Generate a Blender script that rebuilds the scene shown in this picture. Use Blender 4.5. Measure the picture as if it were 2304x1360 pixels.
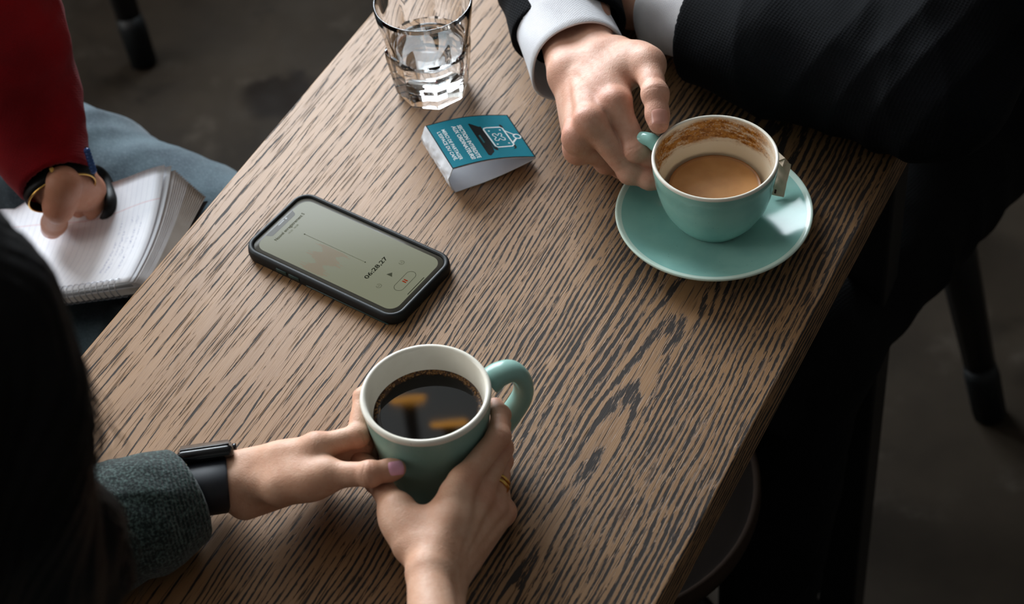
import bpy, bmesh, math, random
import numpy as np
from mathutils import Vector, Matrix

# ---------------------------------------------------------------- clearing
for o in list(bpy.data.objects):
    bpy.data.objects.remove(o, do_unlink=True)
SC = bpy.context.scene
COL = SC.collection
random.seed(7)
RNG = np.random.default_rng(7)
T = 0.75                                   # height of the table top above the floor

# ---------------------------------------------------------------- camera (solved from the phone, the table edges and the saucer)
F_PX, PITCH, ROLL, CAM_Z = 4500.0, 0.8034, -0.0950, 1.0803 + T
_fw = np.array([0, math.cos(PITCH), -math.sin(PITCH)])
_rt0 = np.array([1.0, 0, 0]); _up0 = np.cross(_rt0, _fw)
_rt = math.cos(ROLL) * _rt0 + math.sin(ROLL) * _up0
_up = -math.sin(ROLL) * _rt0 + math.cos(ROLL) * _up0
CAM_O = np.array([0, 0, CAM_Z])
cam_data = bpy.data.cameras.new('camera')
cam = bpy.data.objects.new('camera', cam_data)
COL.objects.link(cam)
M = Matrix.Identity(4)
for i in range(3):
    M[i][0] = _rt[i]; M[i][1] = _up[i]; M[i][2] = -_fw[i]; M[i][3] = CAM_O[i]
cam.matrix_world = M
cam_data.sensor_width = 36
cam_data.sensor_fit = 'HORIZONTAL'
cam_data.lens = F_PX / 2304 * 36
cam_data.clip_start = 0.05
cam_data.dof.use_dof = True
cam_data.dof.focus_distance = 1.47
cam_data.dof.aperture_fstop = 7.5
SC.camera = cam

# ---------------------------------------------------------------- world, daylight, exposure
SC.view_settings.view_transform = 'Standard'
SC.view_settings.look = 'None'
SC.view_settings.exposure = 0.0
SC.view_settings.gamma = 1.0
SC.view_settings.use_curve_mapping = False
world = bpy.data.worlds.new('overcast_sky')
SC.world = world
world.use_nodes = True
world.node_tree.nodes['Background'].inputs[0].default_value = (0.75, 0.87, 1.0, 1)
world.node_tree.nodes['Background'].inputs[1].default_value = 1.2


def area(name, loc, target, sx, sy, power, color):
    l = bpy.data.lights.new(name, 'AREA')
    l.shape = 'RECTANGLE'; l.size = sx; l.size_y = sy
    l.energy = power; l.color = color
    o = bpy.data.objects.new(name, l); COL.objects.link(o)
    o.location = loc
    d = Vector(target) - Vector(loc)
    o.rotation_euler = d.to_track_quat('-Z', 'Y').to_euler()
    return o


# daylight entering by the two windows: each light fills its window opening
WIN_BACK = dict(x0=-1.95, x1=0.05, z0=1.0, z1=2.85, y=3.3)
WIN_LEFT = dict(y0=0.8, y1=2.9, z0=0.95, z1=2.6, x=-2.9)
area('daylight_back', (-0.95, 3.27, 1.93), (-0.95, 0, 1.93), 1.9, 1.75, 205, (0.86, 0.94, 1.0))
area('daylight_left', (-2.87, 1.85, 1.78), (0, 1.85, 1.78), 2.1, 1.55, 52, (1.0, 0.95, 0.88))

# ---------------------------------------------------------------- measuring helpers
E_ANG = 1.0358                              # heading of the table's long side
EU = np.array([math.cos(E_ANG), math.sin(E_ANG), 0]); EV = np.array([-EU[1], EU[0], 0])


def at(px, py, z):
    """A point of the place: where the sight line of a photo pixel meets height z above the table top."""
    d = ((px - 1152) / F_PX) * _rt - ((py - 680) / F_PX) * _up + _fw
    return CAM_O + (z + T - CAM_Z) / d[2] * d


def ray(px, py, t):
    d = ((px - 1152) / F_PX) * _rt - ((py - 680) / F_PX) * _up + _fw
    return CAM_O + t * d / np.linalg.norm(d)


def EN(u, v, z):
    return EU * u + EV * v + np.array([0, 0, z + T])


def A3(x, y, z):
    return np.array([x, y, z + T])


def unit(v):
    v = np.asarray(v, float); return v / (np.linalg.norm(v) + 1e-12)


# ---------------------------------------------------------------- objects
def link(o, parent=None):
    COL.objects.link(o)
    if parent is not None:
        o.parent = parent
        o.matrix_parent_inverse = Matrix.Identity(4)
    return o


def tag(o, label=None, cat=None, group=None, kind=None):
    if label: o['label'] = label
    if cat: o['category'] = cat
    if group: o['group'] = group
    if kind: o['kind'] = kind
    return o


def thing(name, label, cat, loc=(0, 0, 0), rotz=0.0, group=None):
    o = bpy.data.objects.new(name, None)
    o.empty_display_size = 0.05
    COL.objects.link(o)
    o.location = loc; o.rotation_euler = (0, 0, rotz)
    return tag(o, label, cat, group)


def mesh_obj(name, verts, faces, mat, parent=None, smooth=True):
    me = bpy.data.meshes.new(name)
    me.from_pydata([tuple(v) for v in verts], [], [tuple(f) for f in faces])
    me.update()
    if smooth:
        me.polygons.foreach_set('use_smooth', [True] * len(me.polygons))
    for m in (mat if isinstance(mat, (list, tuple)) else [mat]):
        me.materials.append(m)
    return link(bpy.data.objects.new(name, me), parent)


def bm_obj(name, bm, mat, parent=None, smooth=True, angle=None):
    bmesh.ops.recalc_face_normals(bm, faces=bm.faces[:])
    me = bpy.data.meshes.new(name)
    bm.to_mesh(me); bm.free()
    if smooth:
        me.polygons.foreach_set('use_smooth', [True] * len(me.polygons))
        if angle is not None:
            me.set_sharp_from_angle(angle=math.radians(angle))
    for m in (mat if isinstance(mat, (list, tuple)) else [mat]):
        me.materials.append(m)
    return link(bpy.data.objects.new(name, me), parent)


def local(parent, p):
    """World point into the frame of an unparented thing."""
    Mx = Matrix.Translation(parent.location) @ parent.rotation_euler.to_matrix().to_4x4()
    return Mx.inverted() @ Vector(p)


def box(bm, c, s, R=None, bevel=0.0, seg=2):
    r = bmesh.ops.create_cube(bm, size=1.0)
    vs = r['verts']
    bmesh.ops.scale(bm, vec=s, verts=vs)
    if bevel > 0:
        es = list({e for v in vs for e in v.link_edges})
        rb = bmesh.ops.bevel(bm, geom=es, offset=bevel, segments=seg, profile=0.5, affect='EDGES')
        vs = list({v for f in rb['faces'] for v in f.verts} | {v for v in vs if v.is_valid})
    if R is not None:
        bmesh.ops.transform(bm, matrix=R.to_4x4(), verts=vs)
    bmesh.ops.translate(bm, vec=c, verts=vs)
    return vs


def lathe(bm, prof, seg=96, c=(0, 0, 0), closed=False, mats=None):
    """prof: list of (r, z); revolve about z."""
    rings = []
    for r, z in prof:
        if r < 1e-6:
            rings.append([bm.verts.new((c[0], c[1], c[2] + z))])
        else:
            rings.append([bm.verts.new((c[0] + r * math.cos(2 * math.pi * i / seg), c[1] + r * math.sin(2 * math.pi * i / seg), c[2] + z)) for i in range(seg)])
    n = len(rings)
    for k in range(n if closed else n - 1):
        a, b = rings[k], rings[(k + 1) % n]
        for i in range(seg):
            j = (i + 1) % seg
            if len(a) == 1 and len(b) == 1: continue
            if len(a) == 1: f = bm.faces.new((a[0], b[j], b[i]))
            elif len(b) == 1: f = bm.faces.new((a[i], a[j], b[0]))
            else: f = bm.faces.new((a[i], a[j], b[j], b[i]))
            if mats: f.material_index = mats[k]
    return rings


def catmull(pts, n):
    pts = [np.asarray(p, float) for p in pts]
    P = [2 * pts[0] - pts[1]] + pts + [2 * pts[-1] - pts[-2]]
    out = []
    for i in range(1, len(P) - 2):
        for k in range(n):
            t = k / n
            a, b, c, d = P[i - 1], P[i], P[i + 1], P[i + 2]
            out.append(0.5 * (2 * b + (c - a) * t + (2 * a - 5 * b + 4 * c - d) * t * t + (3 * b - a - 3 * c + d) * t ** 3))
    out.append(pts[-1])
    return out


def tube(bm, pts, rad, seg=12, cap=True, flat=1.0, ref=None):
    pts = [np.asarray(p, float) for p in pts]
    n = len(pts)
    rads = rad if hasattr(rad, '__len__') else [rad] * n
    tans = [unit(pts[min(i + 1, n - 1)] - pts[max(i - 1, 0)]) for i in range(n)]
    nrm = unit(np.cross(tans[0], ref if ref is not None else ([0, 0, 1] if abs(tans[0][2]) < .9 else [1, 0, 0])))
    rings = []
    for i in range(n):
        nrm = unit(nrm - tans[i] * (nrm @ tans[i]))
        b = np.cross(tans[i], nrm)
        rings.append([bm.verts.new(pts[i] + rads[i] * (math.cos(2 * math.pi * k / seg) * nrm + flat * math.sin(2 * math.pi * k / seg) * b)) for k in range(seg)])
    for i in range(n - 1):
        for k in range(seg):
            j = (k + 1) % seg
            bm.faces.new((rings[i][k], rings[i][j], rings[i + 1][j], rings[i + 1][k]))
    if cap:
        bm.faces.new(rings[0][::-1]); bm.faces.new(rings[-1])
    return rings


# ---------------------------------------------------------------- node helpers
def srgb(r, g, b):
    f = lambda c: (c / 255 / 12.92) if c / 255 <= .04045 else ((c / 255 + .055) / 1.055) ** 2.4
    return (f(r), f(g), f(b), 1.0)


class V:
    """A float socket with arithmetic."""
    tr = None

    def __init__(s, k): s.k = k

    @staticmethod
    def m(op, *a, clamp=False):
        nd = V.tr.nodes.new('ShaderNodeMath'); nd.operation = op; nd.use_clamp = clamp
        for i, x in enumerate(a):
            if isinstance(x, V): V.tr.links.new(x.k, nd.inputs[i])
            else: nd.inputs[i].default_value = float(x)
        return V(nd.outputs[0])

    def __add__(s, o): return V.m('ADD', s, o)
    __radd__ = __add__
    def __sub__(s, o): return V.m('SUBTRACT', s, o)
    def __rsub__(s, o): return V.m('SUBTRACT', o, s)
    def __mul__(s, o): return V.m('MULTIPLY', s, o)
    __rmul__ = __mul__
    def __truediv__(s, o): return V.m('DIVIDE', s, o)
    def __pow__(s, o): return V.m('POWER', s, o)


def mx(a, b): return V.m('MAXIMUM', a, b)
def mn(a, b): return V.m('MINIMUM', a, b)


def ramp(x, a, b, lo=0.0, hi=1.0, smooth=True):
    nd = V.tr.nodes.new('ShaderNodeMapRange')
    nd.interpolation_type = 'SMOOTHSTEP' if smooth else 'LINEAR'
    V.tr.links.new(x.k, nd.inputs[0])
    for i, v in ((1, a), (2, b), (3, lo), (4, hi)):
        if isinstance(v, V): V.tr.links.new(v.k, nd.inputs[i])
        else: nd.inputs[i].default_value = v
    return V(nd.outputs[0])


def comb(x, y, z=0.0):
    nd = V.tr.nodes.new('ShaderNodeCombineXYZ')
    for i, v in enumerate((x, y, z)):
        if isinstance(v, V): V.tr.links.new(v.k, nd.inputs[i])
        else: nd.inputs[i].default_value = v
    return V(nd.outputs[0])


def noise(vec, scale=1.0, detail=2.0, rough=0.5, dist=0.0, out=0):
    nd = V.tr.nodes.new('ShaderNodeTexNoise')
    V.tr.links.new(vec.k, nd.inputs['Vector'])
    nd.inputs['Scale'].default_value = scale; nd.inputs['Detail'].default_value = detail
    nd.inputs['Roughness'].default_value = rough; nd.inputs['Distortion'].default_value = dist
    return V(nd.outputs[out])


def voronoi(vec, scale=1.0, feature='F1', out=0):
    nd = V.tr.nodes.new('ShaderNodeTexVoronoi'); nd.feature = feature
    V.tr.links.new(vec.k, nd.inputs['Vector']); nd.inputs['Scale'].default_value = scale
    return V(nd.outputs[out])


def coords(kind='Object'):
    nd = V.tr.nodes.new('ShaderNodeTexCoord')
    return V(nd.outputs[kind])


def sep(vec):
    nd = V.tr.nodes.new('ShaderNodeSeparateXYZ'); V.tr.links.new(vec.k, nd.inputs[0])
    return V(nd.outputs[0]), V(nd.outputs[1]), V(nd.outputs[2])


def attr(name):
    nd = V.tr.nodes.new('ShaderNodeAttribute'); nd.attribute_name = name
    return V(nd.outputs['Fac'])


def mix(f, a, b):
    nd = V.tr.nodes.new('ShaderNodeMix'); nd.data_type = 'RGBA'
    if isinstance(f, V): V.tr.links.new(f.k, nd.inputs[0])
    else: nd.inputs[0].default_value = f
    for i, c in ((6, a), (7, b)):
        if isinstance(c, V): V.tr.links.new(c.k, nd.inputs[i])
        else: nd.inputs[i].default_value = c
    return V(nd.outputs[2])


def bump(h, strength=0.5, dist=0.001):
    nd = V.tr.nodes.new('ShaderNodeBump')
    nd.inputs['Strength'].default_value = strength; nd.inputs['Distance'].default_value = dist
    V.tr.links.new(h.k, nd.inputs['Height'])
    return nd.outputs[0]


def new_mat(name):
    m = bpy.data.materials.new(name); m.use_nodes = True
    V.tr = m.node_tree
    p = m.node_tree.nodes['Principled BSDF']
    return m, p


def setp(p, **k):
    names = dict(color='Base Color', rough='Roughness', metal='Metallic', spec='Specular IOR Level', ior='IOR', trans='Transmission Weight',
                 coat='Coat Weight', coat_rough='Coat Roughness', sss='Subsurface Weight', sss_scale='Subsurface Scale', sss_radius='Subsurface Radius',
                 sheen='Sheen Weight', em='Emission Color', em_s='Emission Strength', normal='Normal', alpha='Alpha', aniso='Anisotropic')
    for a, v in k.items():
        s = p.inputs[names[a]]
        if isinstance(v, V): V.tr.links.new(v.k, s)
        elif isinstance(v, bpy.types.NodeSocket): V.tr.links.new(v, s)
        else: s.default_value = v


def plain(name, col, rough=0.5, var=0.06, scale=60, bump_s=0.05, bump_d=0.0005, **k):
    m, p = new_mat(name)
    c = coords()
    n = noise(c, scale, 3)
    dark = tuple(x * (1 - var * 2.0) for x in col[:3]) + (1,)
    setp(p, color=mix(n, dark, col), rough=rough, **k)
    if bump_s > 0:
        setp(p, normal=bump(noise(c, scale * 4, 2), bump_s, bump_d))
    return m

# ================================================================ materials
def make_wood():
    m, p = new_mat('oiled_oak')
    x, y, z = sep(coords())
    y = y + (z - 0.75) * 0.85                      # the rings run through the board's edges
    # ring distance from the heart of the flat-sawn board, wavy with the growth
    w1 = noise(comb(x * 2.2, y * 7.0), 1.0, 3, 0.55)
    w2 = noise(comb(x * 9.0, y * 34.0, 3.1), 1.0, 2, 0.5)
    dv = y - 0.415 + (w1 - 0.5) * 0.045
    du = (x - 0.50) * 0.055
    W = V.m('SQRT', dv * dv + du * du) + (w2 - 0.5) * 0.0060
    lim = 0.190
    left = ramp(y, 0.575, 0.625)
    right = ramp(y, 0.530, 0.470)
    R = mn(W, lim) * 235.0 + mx(W - lim, 0.0) * 108.0
    R = R + (noise(comb(x * 9.0, y * 60.0, 7.7), 1.0, 2) - 0.5) * 0.5
    fr = V.m('ABSOLUTE', V.m('FRACT', R) - 0.5)
    bw = 0.15 + (1.0 - left) * 0.17 + right * 0.12
    band = ramp(fr, bw, bw * 0.2)
    # open pores: short straight ragged dashes lengthwise that break the rings up
    d1 = noise(comb(x * 120.0, y * 1500.0, 1.0), 1.0, 2, 0.6)
    d2 = noise(comb(x * (30.0 + (1.0 - left) * 22.0), y * 430.0, 5.0), 1.0, 3, 0.65)
    d4 = noise(comb(x * 13.0, y * 150.0, 15.0), 1.0, 2, 0.6)
    d3 = noise(comb(x * 5.0, y * 24.0, 11.0), 1.0, 2)
    val = band * 0.72 + (d2 - 0.5) * 2.1 + (d4 - 0.5) * 1.1 + (d1 - 0.5) * 0.9 + (d3 - 0.5) * 0.7 + right * 0.06 - left * 0.07
    dark = ramp(val, 0.50, 0.68)
    soft = ramp(val, 0.05, 0.62)
    thin = ramp(noise(comb(x * 16.0, y * 620.0, 21.0), 1.0, 2, 0.6), 0.57, 0.66) * 0.72
    dark = mx(dark, thin)
    fib = noise(comb(x * 30.0, y * 1500.0, 9.0), 1.0, 2, 0.6)
    fib2 = noise(comb(x * 6.0, y * 60.0, 2.0), 1.0, 3)
    base = mix(fib2, srgb(124, 90, 58), srgb(162, 124, 86))
    base = mix(ramp(fib, 0.35, 0.75) * 0.32, base, srgb(120, 88, 62))
    base = mix(soft * 0.35, base, srgb(122, 90, 64))
    col = mix(dark * 0.97, base, srgb(38, 33, 31))
    # small knot near the near edge
    kx, ky = x - 0.748, y - 0.372
    kd = V.m('SQRT', kx * kx * 0.6 + ky * ky)
    col = mix(ramp(kd, 0.008, 0.002) * 0.6, col, srgb(70, 46, 30))
    h = (1.0 - dark) * 1.0 + fib * 0.22
    setp(p, color=col, rough=ramp(dark, 0, 1, 0.52, 0.75), spec=0.32, normal=bump(h, 0.75, 0.0012))
    return m


def make_skin(name, base, deep, pale):
    m, p = new_mat(name)
    c = coords()
    red = attr('redness')
    n = noise(c, 55, 3, 0.6)
    n2 = noise(c, 260, 3, 0.6)
    col = mix(ramp(n, 0.3, 0.75), base, pale)
    col = mix(red * 0.55, col, deep)
    col = mix(ramp(n2, 0.5, 0.8) * 0.14, col, deep)
    pores = voronoi(c, 900)
    wr = noise(c, 420, 4, 0.65)
    setp(p, color=col, rough=ramp(n2, 0.3, 0.8, 0.50, 0.62), spec=0.36, sss=0.12, sss_scale=0.006, sss_radius=(1.0, 0.35, 0.2),
         normal=bump(pores * 0.35 + wr * 0.8, 0.35, 0.0008))
    return m


def make_fabric(name, col, col2, sx=900, rough=0.9, sheen=0.2, strength=0.4, soft=14):
    m, p = new_mat(name)
    c = coords()
    x, y, z = sep(c)
    w = V.m('SINE', (x + z * 0.6) * sx) * V.m('SINE', (y + z * 0.8) * sx)
    n = noise(c, soft, 3)
    f = noise(c, sx * 0.8, 2)
    setp(p, color=mix(ramp(n * 0.6 + f * 0.4, 0.35, 0.65), col, col2), rough=rough, sheen=sheen, spec=0.15, normal=bump(w * 0.5 + f, strength, 0.0006))
    return m


def make_denim():
    m, p = new_mat('washed_denim')
    c = coords()
    x, y, z = sep(c)
    tw = noise(comb(x * 700 + y * 500, y * 260 - x * 200, z * 300), 1.0, 2)
    n = noise(c, 16, 4, 0.6)
    n2 = noise(comb(x * 60, y * 60, z * 40), 1.0, 4, 0.7)
    col = mix(ramp(n, 0.3, 0.7), srgb(38, 52, 61), srgb(64, 80, 87))
    col = mix(ramp(n2, 0.55, 0.8) * 0.45, col, srgb(34, 46, 60))
    col = mix(ramp(tw, 0.45, 0.7) * 0.25, col, srgb(104, 118, 124))
    setp(p, color=col, rough=0.9, spec=0.15, sheen=0.15, normal=bump(tw, 0.4, 0.0006))
    return m


def make_knit():
    m, p = new_mat('dark_green_knit')
    c = coords()
    n = noise(c, 520, 3, 0.65)
    n2 = noise(c, 150, 2)
    x, y, z = sep(c)
    rows = V.m('SINE', (x * 0.9 + y * 0.2) * 2600.0)
    col = mix(ramp(n, 0.42, 0.72), srgb(22, 33, 33), srgb(88, 108, 104))
    col = mix(ramp(n2, 0.4, 0.7) * 0.35, col, srgb(14, 22, 22))
    setp(p, color=col, rough=0.95, spec=0.1, sheen=0.25, normal=bump(n * 1.2 + rows * 0.25, 0.8, 0.0014))
    return m


def make_floor():
    m, p = new_mat('stained_concrete')
    c = coords()
    a = noise(c, 2.2, 5, 0.6)
    b = noise(c, 9.0, 5, 0.65)
    d = noise(c, 5.0, 3, 0.6, 0.8)
    fine = noise(c, 90, 3)
    col = mix(ramp(a, 0.3, 0.7), srgb(30, 25, 20), srgb(50, 43, 35))
    col = mix(ramp(b, 0.54, 0.74) * 0.5, col, srgb(70, 64, 57))
    col = mix(ramp(d, 0.60, 0.70) * 0.5, col, srgb(18, 14, 10))
    x, y, z = sep(c)
    # one brown splash with a run
    sx, sy = x + 0.308 + (b - 0.5) * 0.16, y - 2.219 + (d - 0.5) * 0.18
    sd = V.m('SQRT', sx * sx + sy * sy * 0.7)
    col = mix(ramp(sd + (b - 0.5) * 0.10, 0.055, 0.030) * 0.85, col, srgb(16, 9, 5))
    setp(p, color=col, rough=ramp(b, 0.3, 0.7, 0.55, 0.75), spec=0.06, normal=bump(b * 0.6 + fine * 0.2, 0.25, 0.002))
    return m


def make_glaze(name, col, col2, rough=0.12, speck=True):
    m, p = new_mat(name)
    c = coords()
    n = noise(c, 40, 3)
    col_ = mix(ramp(n, 0.3, 0.7), col, col2)
    if speck:
        s = voronoi(c, 160)
        col_ = mix(ramp(s, 0.07, 0.03) * 0.5, col_, srgb(60, 60, 50))
    setp(p, color=col_, rough=rough, spec=0.25, coat=0.0, coat_rough=0.06, normal=bump(noise(c, 70, 2), 0.04, 0.001))
    return m


def make_stained_lining():
    """Cream glaze with the ring of dried milk coffee below the rim."""
    m, p = new_mat('coffee_stained_glaze')
    c = coords()
    x, y, z = sep(c)
    z = z + 0.009
    th = V.m('ARCTAN2', y, x)                      # 0 = +x (right), 90 deg = far side
    n1 = noise(comb(x * 60, y * 60, z * 230), 1.0, 4, 0.65)
    n2 = noise(comb(x * 240, y * 240, z * 420), 1.0, 3, 0.7)
    n3 = noise(comb(x * 24, y * 24, z * 30), 1.0, 2)
    zz = z + (n3 - 0.5) * 0.012 + (n1 - 0.5) * 0.006
    full = ramp(zz, 0.0495, 0.0560) * ramp(zz, 0.0740, 0.0680)
    ang = ramp(th, 0.15, 1.0, 0.30, 1.0)
    back = mx(ramp(y, -0.012, 0.012), 0.55)
    bub = ramp(voronoi(comb(x, y, z * 1.0), 520), 0.18, 0.42)
    amt = full * (0.42 + 0.9 * ramp(n1, 0.33, 0.62)) * ang * (0.55 + 0.45 * bub) * back
    lines = ramp(V.m('ABSOLUTE', zz - 0.0545), 0.0011, 0.0003) + ramp(V.m('ABSOLUTE', zz - 0.0585), 0.0016, 0.0004) * 0.8 + ramp(V.m('ABSOLUTE', zz - 0.0505), 0.0005, 0.0001) * 0.4
    amt = mn(amt + lines * ramp(n2, 0.40, 0.66) * ang * back * 0.8, 1.0)
    drips = ramp(noise(comb(th * 22.0, 0.0, 0.0), 1.0, 1), 0.60, 0.72) * ramp(z, 0.040, 0.056) * 0.22
    cream = mix(ramp(z, 0.036, 0.066), srgb(226, 205, 172), srgb(238, 230, 214))
    stain = mix(ramp(n2, 0.35, 0.7), srgb(186, 128, 58), srgb(122, 70, 22))
    thin = mix(mn(drips + ramp(n1, 0.3, 0.8) * full * 0.35, 1.0), cream, srgb(214, 166, 98))
    col = mix(amt, thin, stain)
    setp(p, color=col, rough=0.22, spec=0.5, coat=0.25, coat_rough=0.08, normal=bump(amt, 0.15, 0.0006))
    return m


def make_milk_coffee():
    m, p = new_mat('milky_coffee')
    c = coords()
    x, y, z = sep(c)
    r = V.m('SQRT', x * x + y * y)
    n = noise(c, 60, 3)
    col = mix(ramp(n, 0.3, 0.7), srgb(176, 124, 74), srgb(190, 138, 86))
    col = mix(ramp(r, 0.0318, 0.0338) * 0.6, col, srgb(140, 88, 42))
    setp(p, color=col, rough=0.32, spec=0.35, sss=0.1, sss_scale=0.004)
    return m


def make_black_coffee():
    m, p = new_mat('black_coffee_liquid')
    c = coords()
    x, y, z = sep(c)
    r = V.m('SQRT', x * x + y * y)
    bub = voronoi(c, 480)
    n = noise(c, 90, 2)
    back = ramp(y + x * 0.2, -0.012, 0.020)
    edge = ramp(r + (n - 0.5) * 0.004, 0.0326, 0.0346) * (0.25 + back * 0.75)
    col = mix(edge, srgb(10, 7, 5), mix(ramp(bub, 0.1, 0.5), srgb(150, 112, 66), srgb(62, 36, 14)))
    wav = noise(comb(x * 20, y * 40, 0.3), 1.0, 1)
    setp(p, color=col, rough=ramp(edge, 0, 1, 0.03, 0.35), spec=0.5, ior=1.34, normal=bump(wav + edge * ramp(bub, 0.5, 0.1) * 0.05, 0.010, 0.003))
    return m


def make_glass(name, ior, tint=(1, 1, 1, 1)):
    m, p = new_mat(name)
    n = noise(coords(), 30, 2)
    setp(p, color=mix(n, tint, tuple(min(1, t * 1.0) for t in tint)), rough=0.0, trans=1.0, ior=ior)
    return m


def make_paper(name, col, col2, scale=200, strength=0.1, **k):
    m, p = new_mat(name)
    c = coords()
    setp(p, color=mix(noise(c, scale, 4), col, col2), rough=0.75, spec=0.2, normal=bump(noise(c, scale, 3), strength, 0.0008), **k)
    return m


def make_ruled():
    """Ruled page: grey-blue rules along x, one red margin, loose blue handwriting near the outer edge."""
    m, p = new_mat('ruled_page')
    nd = V.tr.nodes.new('ShaderNodeUVMap')
    x, y, z = sep(V(nd.outputs[0]))                # metres: x from spiral outwards, y along the spiral
    fr = V.m('FRACT', y / 0.0068)
    rule = ramp(V.m('ABSOLUTE', fr - 0.5), 0.055, 0.025)
    marg = ramp(V.m('ABSOLUTE', x - 0.094), 0.0006, 0.0003)
    paper = mix(noise(comb(x * 90, y * 90), 1.0, 3), srgb(232, 233, 240), srgb(244, 244, 248))
    col = mix(rule * 0.30, paper, srgb(150, 152, 175))
    col = mix(marg * 0.4, col, srgb(216, 140, 140))
    # scribbled words on four lines
    line = V.m('ABSOLUTE', fr - 0.28)
    sc = noise(comb(x * 900, y * 700), 1.0, 2)
    word = ramp(noise(comb(x * 75, V.m('FLOOR', y / 0.0068) * 5.3), 1.0, 1), 0.44, 0.52)
    zone = ramp(x, 0.022, 0.028) * ramp(x, 0.086, 0.078) * ramp(y, 0.016, 0.0165) * ramp(y, 0.046, 0.0455)
    ink = ramp(line, 0.24, 0.16) * ramp(sc, 0.52, 0.60) * word * zone
    col = mix(ink * 0.75, col, srgb(72, 84, 150))
    setp(p, color=col, rough=0.7, spec=0.2)
    return m


def make_emit(name, col, strength, rough=0.2, base=None):
    m, p = new_mat(name)
    n = noise(coords(), 20, 2)
    b = base or col
    setp(p, color=mix(n, b, b), em=col, em_s=strength, rough=rough, spec=0.14)
    return m


MAT = {}
MAT['wood'] = make_wood()
MAT['floor'] = make_floor()
MAT['skin_man'] = make_skin('skin_fair_rosy', srgb(194, 143, 119), srgb(176, 94, 76), srgb(208, 164, 142))
MAT['skin_woman'] = make_skin('skin_fair_warm', srgb(200, 151, 123), srgb(178, 100, 78), srgb(212, 169, 143))
MAT['skin_writer'] = make_skin('skin_tanned', srgb(186, 128, 100), srgb(190, 92, 70), srgb(196, 142, 116))
MAT['suit'] = make_fabric('navy_suit_wool', srgb(4, 5, 8), srgb(9, 11, 16), sx=1500, sheen=0.0, strength=0.5)
MAT['trouser'] = make_fabric('black_trouser_wool', srgb(4, 4, 5), srgb(7, 7, 9), sx=1500, sheen=0.0)
MAT['shirt'] = make_fabric('white_shirt_cotton', srgb(226, 226, 232), srgb(240, 240, 244), sx=2600, sheen=0.05, strength=0.25, soft=40)
MAT['red'] = make_fabric('crimson_jersey', srgb(104, 5, 13), srgb(138, 9, 20), sx=1800, sheen=0.05, strength=0.3)
MAT['denim'] = make_denim()
MAT['knit'] = make_knit()
MAT['hair'] = plain('black_hair', srgb(6, 4, 4), 0.55, 0.2, 300, 0.3, 0.001, spec=0.12)
MAT['hair_thin'] = plain('dark_brown_hair', srgb(34, 22, 16), 0.4, 0.1, 300, 0.0)
MAT['teal'] = make_glaze('teal_glaze', srgb(138, 188, 180), srgb(149, 197, 187))
MAT['teal_mug'] = make_glaze('green_grey_glaze', srgb(132, 170, 160), srgb(142, 178, 168), 0.22)
MAT['teal_light'] = make_glaze('pale_rim_glaze', srgb(200, 222, 210), srgb(210, 228, 216))
MAT['cream'] = make_glaze('cream_glaze', srgb(226, 220, 206), srgb(234, 229, 217), 0.16)
MAT['lining'] = make_stained_lining()
MAT['milk_coffee'] = make_milk_coffee()
MAT['black_coffee'] = make_black_coffee()
MAT['glass'] = make_glass('clear_glass', 1.47)
MAT['water'] = make_glass('still_water', 1.33)
MAT['rubber'] = plain('black_rubber', srgb(13, 17, 19), 0.55, 0.1, 200, 0.06, spec=0.3)
MAT['rubber_green'] = plain('dark_green_rubber', srgb(18, 50, 48), 0.5, 0.1, 200, 0.06)
MAT['strap'] = plain('navy_black_strap', srgb(22, 26, 36), 0.55, 0.1, 200, 0.05)
MAT['gloss_black'] = plain('glossy_black', srgb(10, 10, 12), 0.16, 0.05, 50, 0.0)
MAT['leather'] = plain('black_leather', srgb(10, 9, 9), 0.5, 0.15, 250, 0.4, 0.0006, spec=0.2)
MAT['gold'] = plain('polished_gold', srgb(224, 176, 96), 0.22, 0.03, 200, 0.02, metal=1.0)
MAT['steel'] = plain('bright_wire', srgb(205, 208, 215), 0.25, 0.03, 200, 0.0, metal=1.0)
MAT['black_metal'] = plain('black_painted_metal', srgb(16, 16, 17), 0.45, 0.1, 60, 0.05)
MAT['brown_metal'] = plain('bronze_painted_metal', srgb(24, 20, 16), 0.4, 0.1, 60, 0.05)
MAT['seat_wood'] = plain('walnut_seat', srgb(24, 17, 12), 0.85, 0.25, 30, 0.1, spec=0.05)
MAT['seat_rim'] = plain('worn_seat_rim', srgb(48, 36, 28), 0.8, 0.1, 60, 0.05, spec=0.08)
MAT['screen'] = make_emit('dim_phone_screen', srgb(140, 141, 113), 0.57, 0.12, srgb(30, 30, 26))
MAT['bezel'] = plain('phone_front_glass', srgb(62, 58, 50), 0.3, 0.02, 50, 0.0, spec=0.15)
MAT['ink_dark'] = plain('dark_print', srgb(26, 26, 22), 0.7, 0.0, 50, 0.0, spec=0.0)
MAT['ink_grey'] = plain('grey_print', srgb(58, 58, 46), 0.7, 0.0, 50, 0.0, spec=0.0)
MAT['ink_faint'] = plain('faint_print', srgb(84, 84, 68), 0.7, 0.0, 50, 0.0, spec=0.0)
MAT['ink_red'] = plain('red_print', srgb(120, 36, 16), 0.7, 0.0, 50, 0.0, spec=0.0)
MAT['wave'] = make_emit('waveform_glow', srgb(150, 124, 98), 0.60, 0.12, srgb(30, 30, 26))
MAT['card_teal'] = make_paper('teal_print', srgb(8, 116, 134), srgb(10, 124, 142), 300, 0.03)
MAT['card_black'] = make_paper('black_print', srgb(20, 20, 22), srgb(26, 24, 24), 300, 0.03)
MAT['card_white'] = make_paper('white_card', srgb(226, 230, 238), srgb(238, 240, 244), 120, 0.05)
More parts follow.
